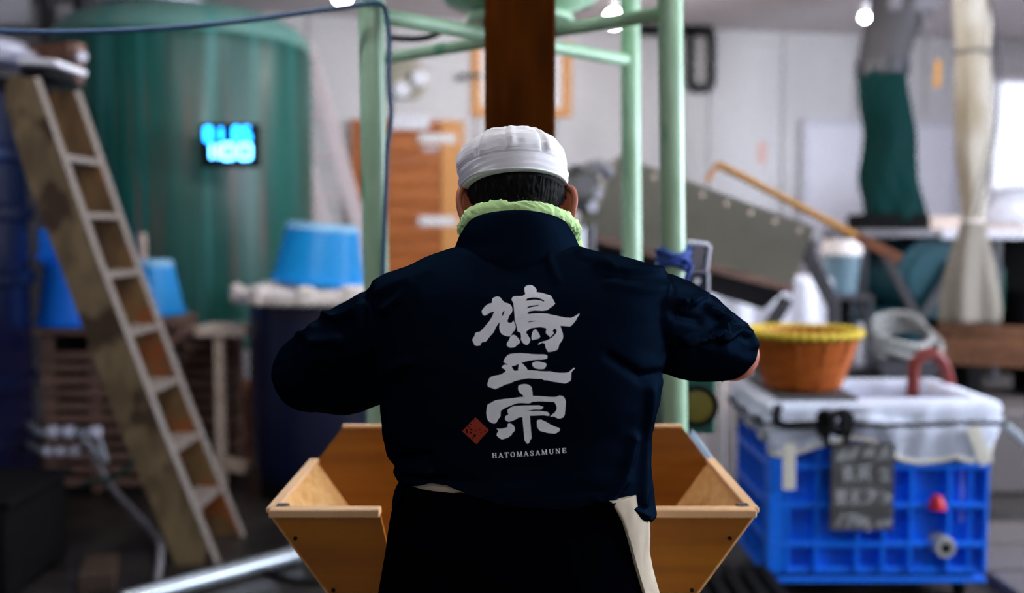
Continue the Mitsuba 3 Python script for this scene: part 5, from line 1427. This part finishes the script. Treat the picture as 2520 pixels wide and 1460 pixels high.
# slate sign with chalk writing
sg = thing('slate_sign', 'dark grey slate sign with chalk writing hung on the blue crate', 'sign')
YS = CY0 - .045
s0_, s1_ = P(2047, 1092, YS), P(2197, 1306, YS)
part(sg, 'board', bx([(s0_[0] + s1_[0]) / 2, YS + .006, (s0_[2] + s1_[2]) / 2], [s1_[0] - s0_[0], .012, s0_[2] - s1_[2]], b=.004), 'mat_slate', False)
chalk = {  # strokes of the four chalked lines, pixels on the board
    0: [[(2060, 1124), (2076, 1112)], [(2070, 1128), (2082, 1106)], [(2086, 1122), (2110, 1104)], [(2102, 1126), (2108, 1104)], [(2124, 1122), (2148, 1106)], [(2128, 1112), (2150, 1118)], [(2138, 1124), (2144, 1104)], [(2166, 1128), (2184, 1102)], [(2176, 1104), (2186, 1128)], [(2062, 1132), (2100, 1126)]],
    1: [[(2074, 1152), (2098, 1150)], [(2074, 1162), (2098, 1160)], [(2076, 1172), (2100, 1170)], [(2086, 1150), (2084, 1182)], [(2078, 1182), (2102, 1178)], [(2112, 1152), (2142, 1148)], [(2116, 1164), (2140, 1160)], [(2126, 1146), (2124, 1180)], [(2112, 1182), (2120, 1168)], [(2132, 1168), (2142, 1182)], [(2164, 1160), (2180, 1156), (2184, 1166), (2170, 1180), (2188, 1182)]],
    2: [[(2056, 1222), (2084, 1218)], [(2070, 1204), (2070, 1244)], [(2060, 1208), (2066, 1216)], [(2080, 1206), (2074, 1216)], [(2058, 1240), (2068, 1228)], [(2074, 1228), (2084, 1240)], [(2102, 1206), (2100, 1242)], [(2116, 1208), (2102, 1224), (2118, 1242)], [(2132, 1210), (2146, 1206), (2150, 1222), (2138, 1236), (2128, 1238)], [(2140, 1220), (2156, 1214)], [(2176, 1212), (2192, 1224), (2176, 1238)], [(2180, 1226), (2194, 1222)]],
    3: [[(2060, 1294), (2074, 1266)], [(2082, 1270), (2102, 1266), (2086, 1294)], [(2112, 1268), (2104, 1282), (2112, 1292), (2120, 1280), (2112, 1268)], [(2128, 1272), (2124, 1294)], [(2138, 1280), (2128, 1286), (2140, 1296), (2136, 1306)], [(2160, 1290), (2168, 1282), (2166, 1296)], [(2176, 1294), (2182, 1280), (2188, 1292), (2194, 1280)]]}
for k, L in chalk.items():
    u = unary_union([LineString([(P(x, y, YS)[0], P(x, y, YS)[2]) for x, y in s]).buffer(.0032) for s in L])
    part(sg, 'chalk_line', prism(u, .0012, (0, YS + .0003, 0)), 'mat_chalk', False, label='line of chalk writing')
# woven basket on a board across the crate
bkx, bky = P(1998, 0, 3.80)[0], 3.83
cvz = CZ1 + .008
solo('cover_board', 'grey board across the blue crate under the basket', 'board', bx([bkx + .01, (CY0 + CY1) / 2, cvz + .010], [.30, CY1 - CY0 + .02, .016]), 'mat_duct', False)
ba = thing('bamboo_basket', 'round orange bamboo basket with a yellow bound rim on the blue crate', 'basket')
zb0, zb1 = cvz + .020, P(0, 826, bky - .1)[2]
hb = zb1 - zb0
r0_, r1_ = 84 * bky / F, 131 * bky / F
nb_ = 96
rr = []
lv = np.linspace(0, 1, 34)
tha = np.arange(nb_) * 2 * np.pi / nb_
for k, t in enumerate(lv):
    r = r0_ + (r1_ - r0_) * t ** .8 + .0045 * np.cos(tha * 24 + (k % 2) * np.pi)
    if t < .08:
        r = r * (.86 + 1.75 * t)
    rr.append(np.stack([bkx + r * np.cos(tha), bky + r * np.sin(tha), np.full(nb_, zb0 + hb * t)], 1))
inn = [np.stack([bkx + (r0_ + (r1_ - r0_) * t ** .8 - .012) * np.cos(tha), bky + (r0_ + (r1_ - r0_) * t ** .8 - .012) * np.sin(tha), np.full(nb_, zb0 + .012 + (hb - .012) * t)], 1) for t in lv[::-1]]
part(ba, 'weave', loft(rr + inn), 'mat_basket', 20)
for k in range(12):
    a_ = 2 * np.pi * (k + .3) / 12
    p0 = [bkx + (r0_ + .006) * math.cos(a_), bky + (r0_ + .006) * math.sin(a_), zb0 + .01]
    p1 = [bkx + (r1_ + .006) * math.cos(a_), bky + (r1_ + .006) * math.sin(a_), zb1]
    part(ba, 'upright_strip', tube([p0, p1], .005, 6), 'mat_basket')
rm = []
for t in np.linspace(0, 2 * np.pi, 240, endpoint=False):
    rm.append([bkx + (r1_ + .004) * math.cos(t), bky + (r1_ + .004) * math.sin(t), zb1 + .004])
rimm = tube(np.array(rm), .015 + .0045 * np.sin(np.linspace(0, 2 * np.pi * 40, 240, endpoint=False)), 10, closed=True)
part(ba, 'rim', rimm, 'mat_basketrim', True, label='yellow bound rim')
# red hoop inside
rh = [P(2246, 968, 4.05), P(2248, 925, 4.05), P(2254, 890, 4.05), P(2276, 872, 4.05), P(2300, 872, 4.05), P(2318, 890, 4.06), P(2332, 925, 4.08), P(2340, 985, 4.1)]
rh = [np.array([rh[0][0], 4.05, CZ1 - .29])] + rh + [np.array([rh[-1][0], 4.1, CZ1 - .29])]
solo('red_hoop', 'dark red bent pipe standing inside the blue crate', 'pipe', tube(spline(rh, 60), .024, 14), 'mat_darkred', True)

# ------------------------------------------------------------------ between the hopper box and the crate
pv = thing('plastic_curtain', 'white plastic curtain on a low rail left of the blue crate', 'curtain')
YC = 4.52
xa_, xb_ = P(1660, 0, YC)[0], P(1866, 0, YC)[0]
ztop = P(0, 838, YC)[2]
cols = np.linspace(xa_, xb_, 60)
ringz = []
for z in np.linspace(.16, ztop, 24):
    w_ = .018 * np.sin((cols - xa_) * 75) + .010 * np.sin((cols - xa_) * 140 + z * 4)
    f_ = np.stack([cols, YC + w_, np.full(60, z)], 1)
    ringz.append(np.vstack([f_, f_[::-1] + [0, .004, 0]]))
part(pv, 'sheet', loft(ringz), 'mat_cream', True)
part(pv, 'rod', bar([xa_ - .05, YC, ztop], [xb_ + .02, YC, ztop + .0], .02, .02), 'mat_darkgrey', False)
for x in (xa_ - .05, xb_ + .02):
    part(pv, 'leg', cyl([x, YC + .03, 0], [x, YC + .03, ztop], .012, 10), 'mat_darkgrey')
gr = thing('slatted_pallet', 'black slatted plastic pallet on the floor left of the blue crate', 'pallet')
gx, gy = .80, 3.42
for k in range(6):
    part(gr, 'slat', bx([gx - .19 + k * .068, gy, .115], [.042, .60, .03]), 'mat_black', False)
for y in (gy - .24, gy + .24):
    part(gr, 'runner', bx([gx - .02, y, .05], [.42, .06, .10]), 'mat_black', False)
gp = on_floor(1930, 1456, .03)
solo('white_bar', 'white plastic bar on the floor before the black pallet', 'bar', bx([gp[0] - .02, 3.05, .03], [.36, .06, .05], b=.01), 'mat_plastic_white')
pr = [on_floor(2484, 1064, .9), on_floor(2540, 1120, .5)]
solo('grey_rail', 'pale blue grey metal rail slanting behind the right end of the blue crate', 'rail', bar(P(2470, 1046, 4.6), P(2600, 1190, 4.6) * [1, 1, 0] + [.30, 0, .02], .03, .05, up=(0, 1, 0)), 'mat_alu', False)
for k in range(3):
    solo('floor_plank', ('nearest', 'middle', 'farthest')[k] + ' grey plank on the floor right of the blue crate', 'plank', bx([2.35, 3.75 + .34 * k, .022], [.9, .30, .044], rz=.02), 'mat_platform', False, 'planks on the floor right of the crate')

wp = thing('hanging_sheet', 'pale lavender white sheet hanging under the ceiling in the top left corner', 'sheet')
c0, c1 = P(-70, 62, 6.6), P(74, 62, 6.6)
part(wp, 'sheet', bx([(c0[0] + c1[0]) / 2, 6.6, (c0[2] + CEIL) / 2], [c1[0] - c0[0], .02, CEIL - c0[2] - .004]), 'mat_plastic_white', False)
part(wp, 'lower_rail', bx([(c0[0] + c1[0]) / 2, 6.6, c0[2] - .012], [c1[0] - c0[0] + .02, .03, .024]), 'mat_grey', False)
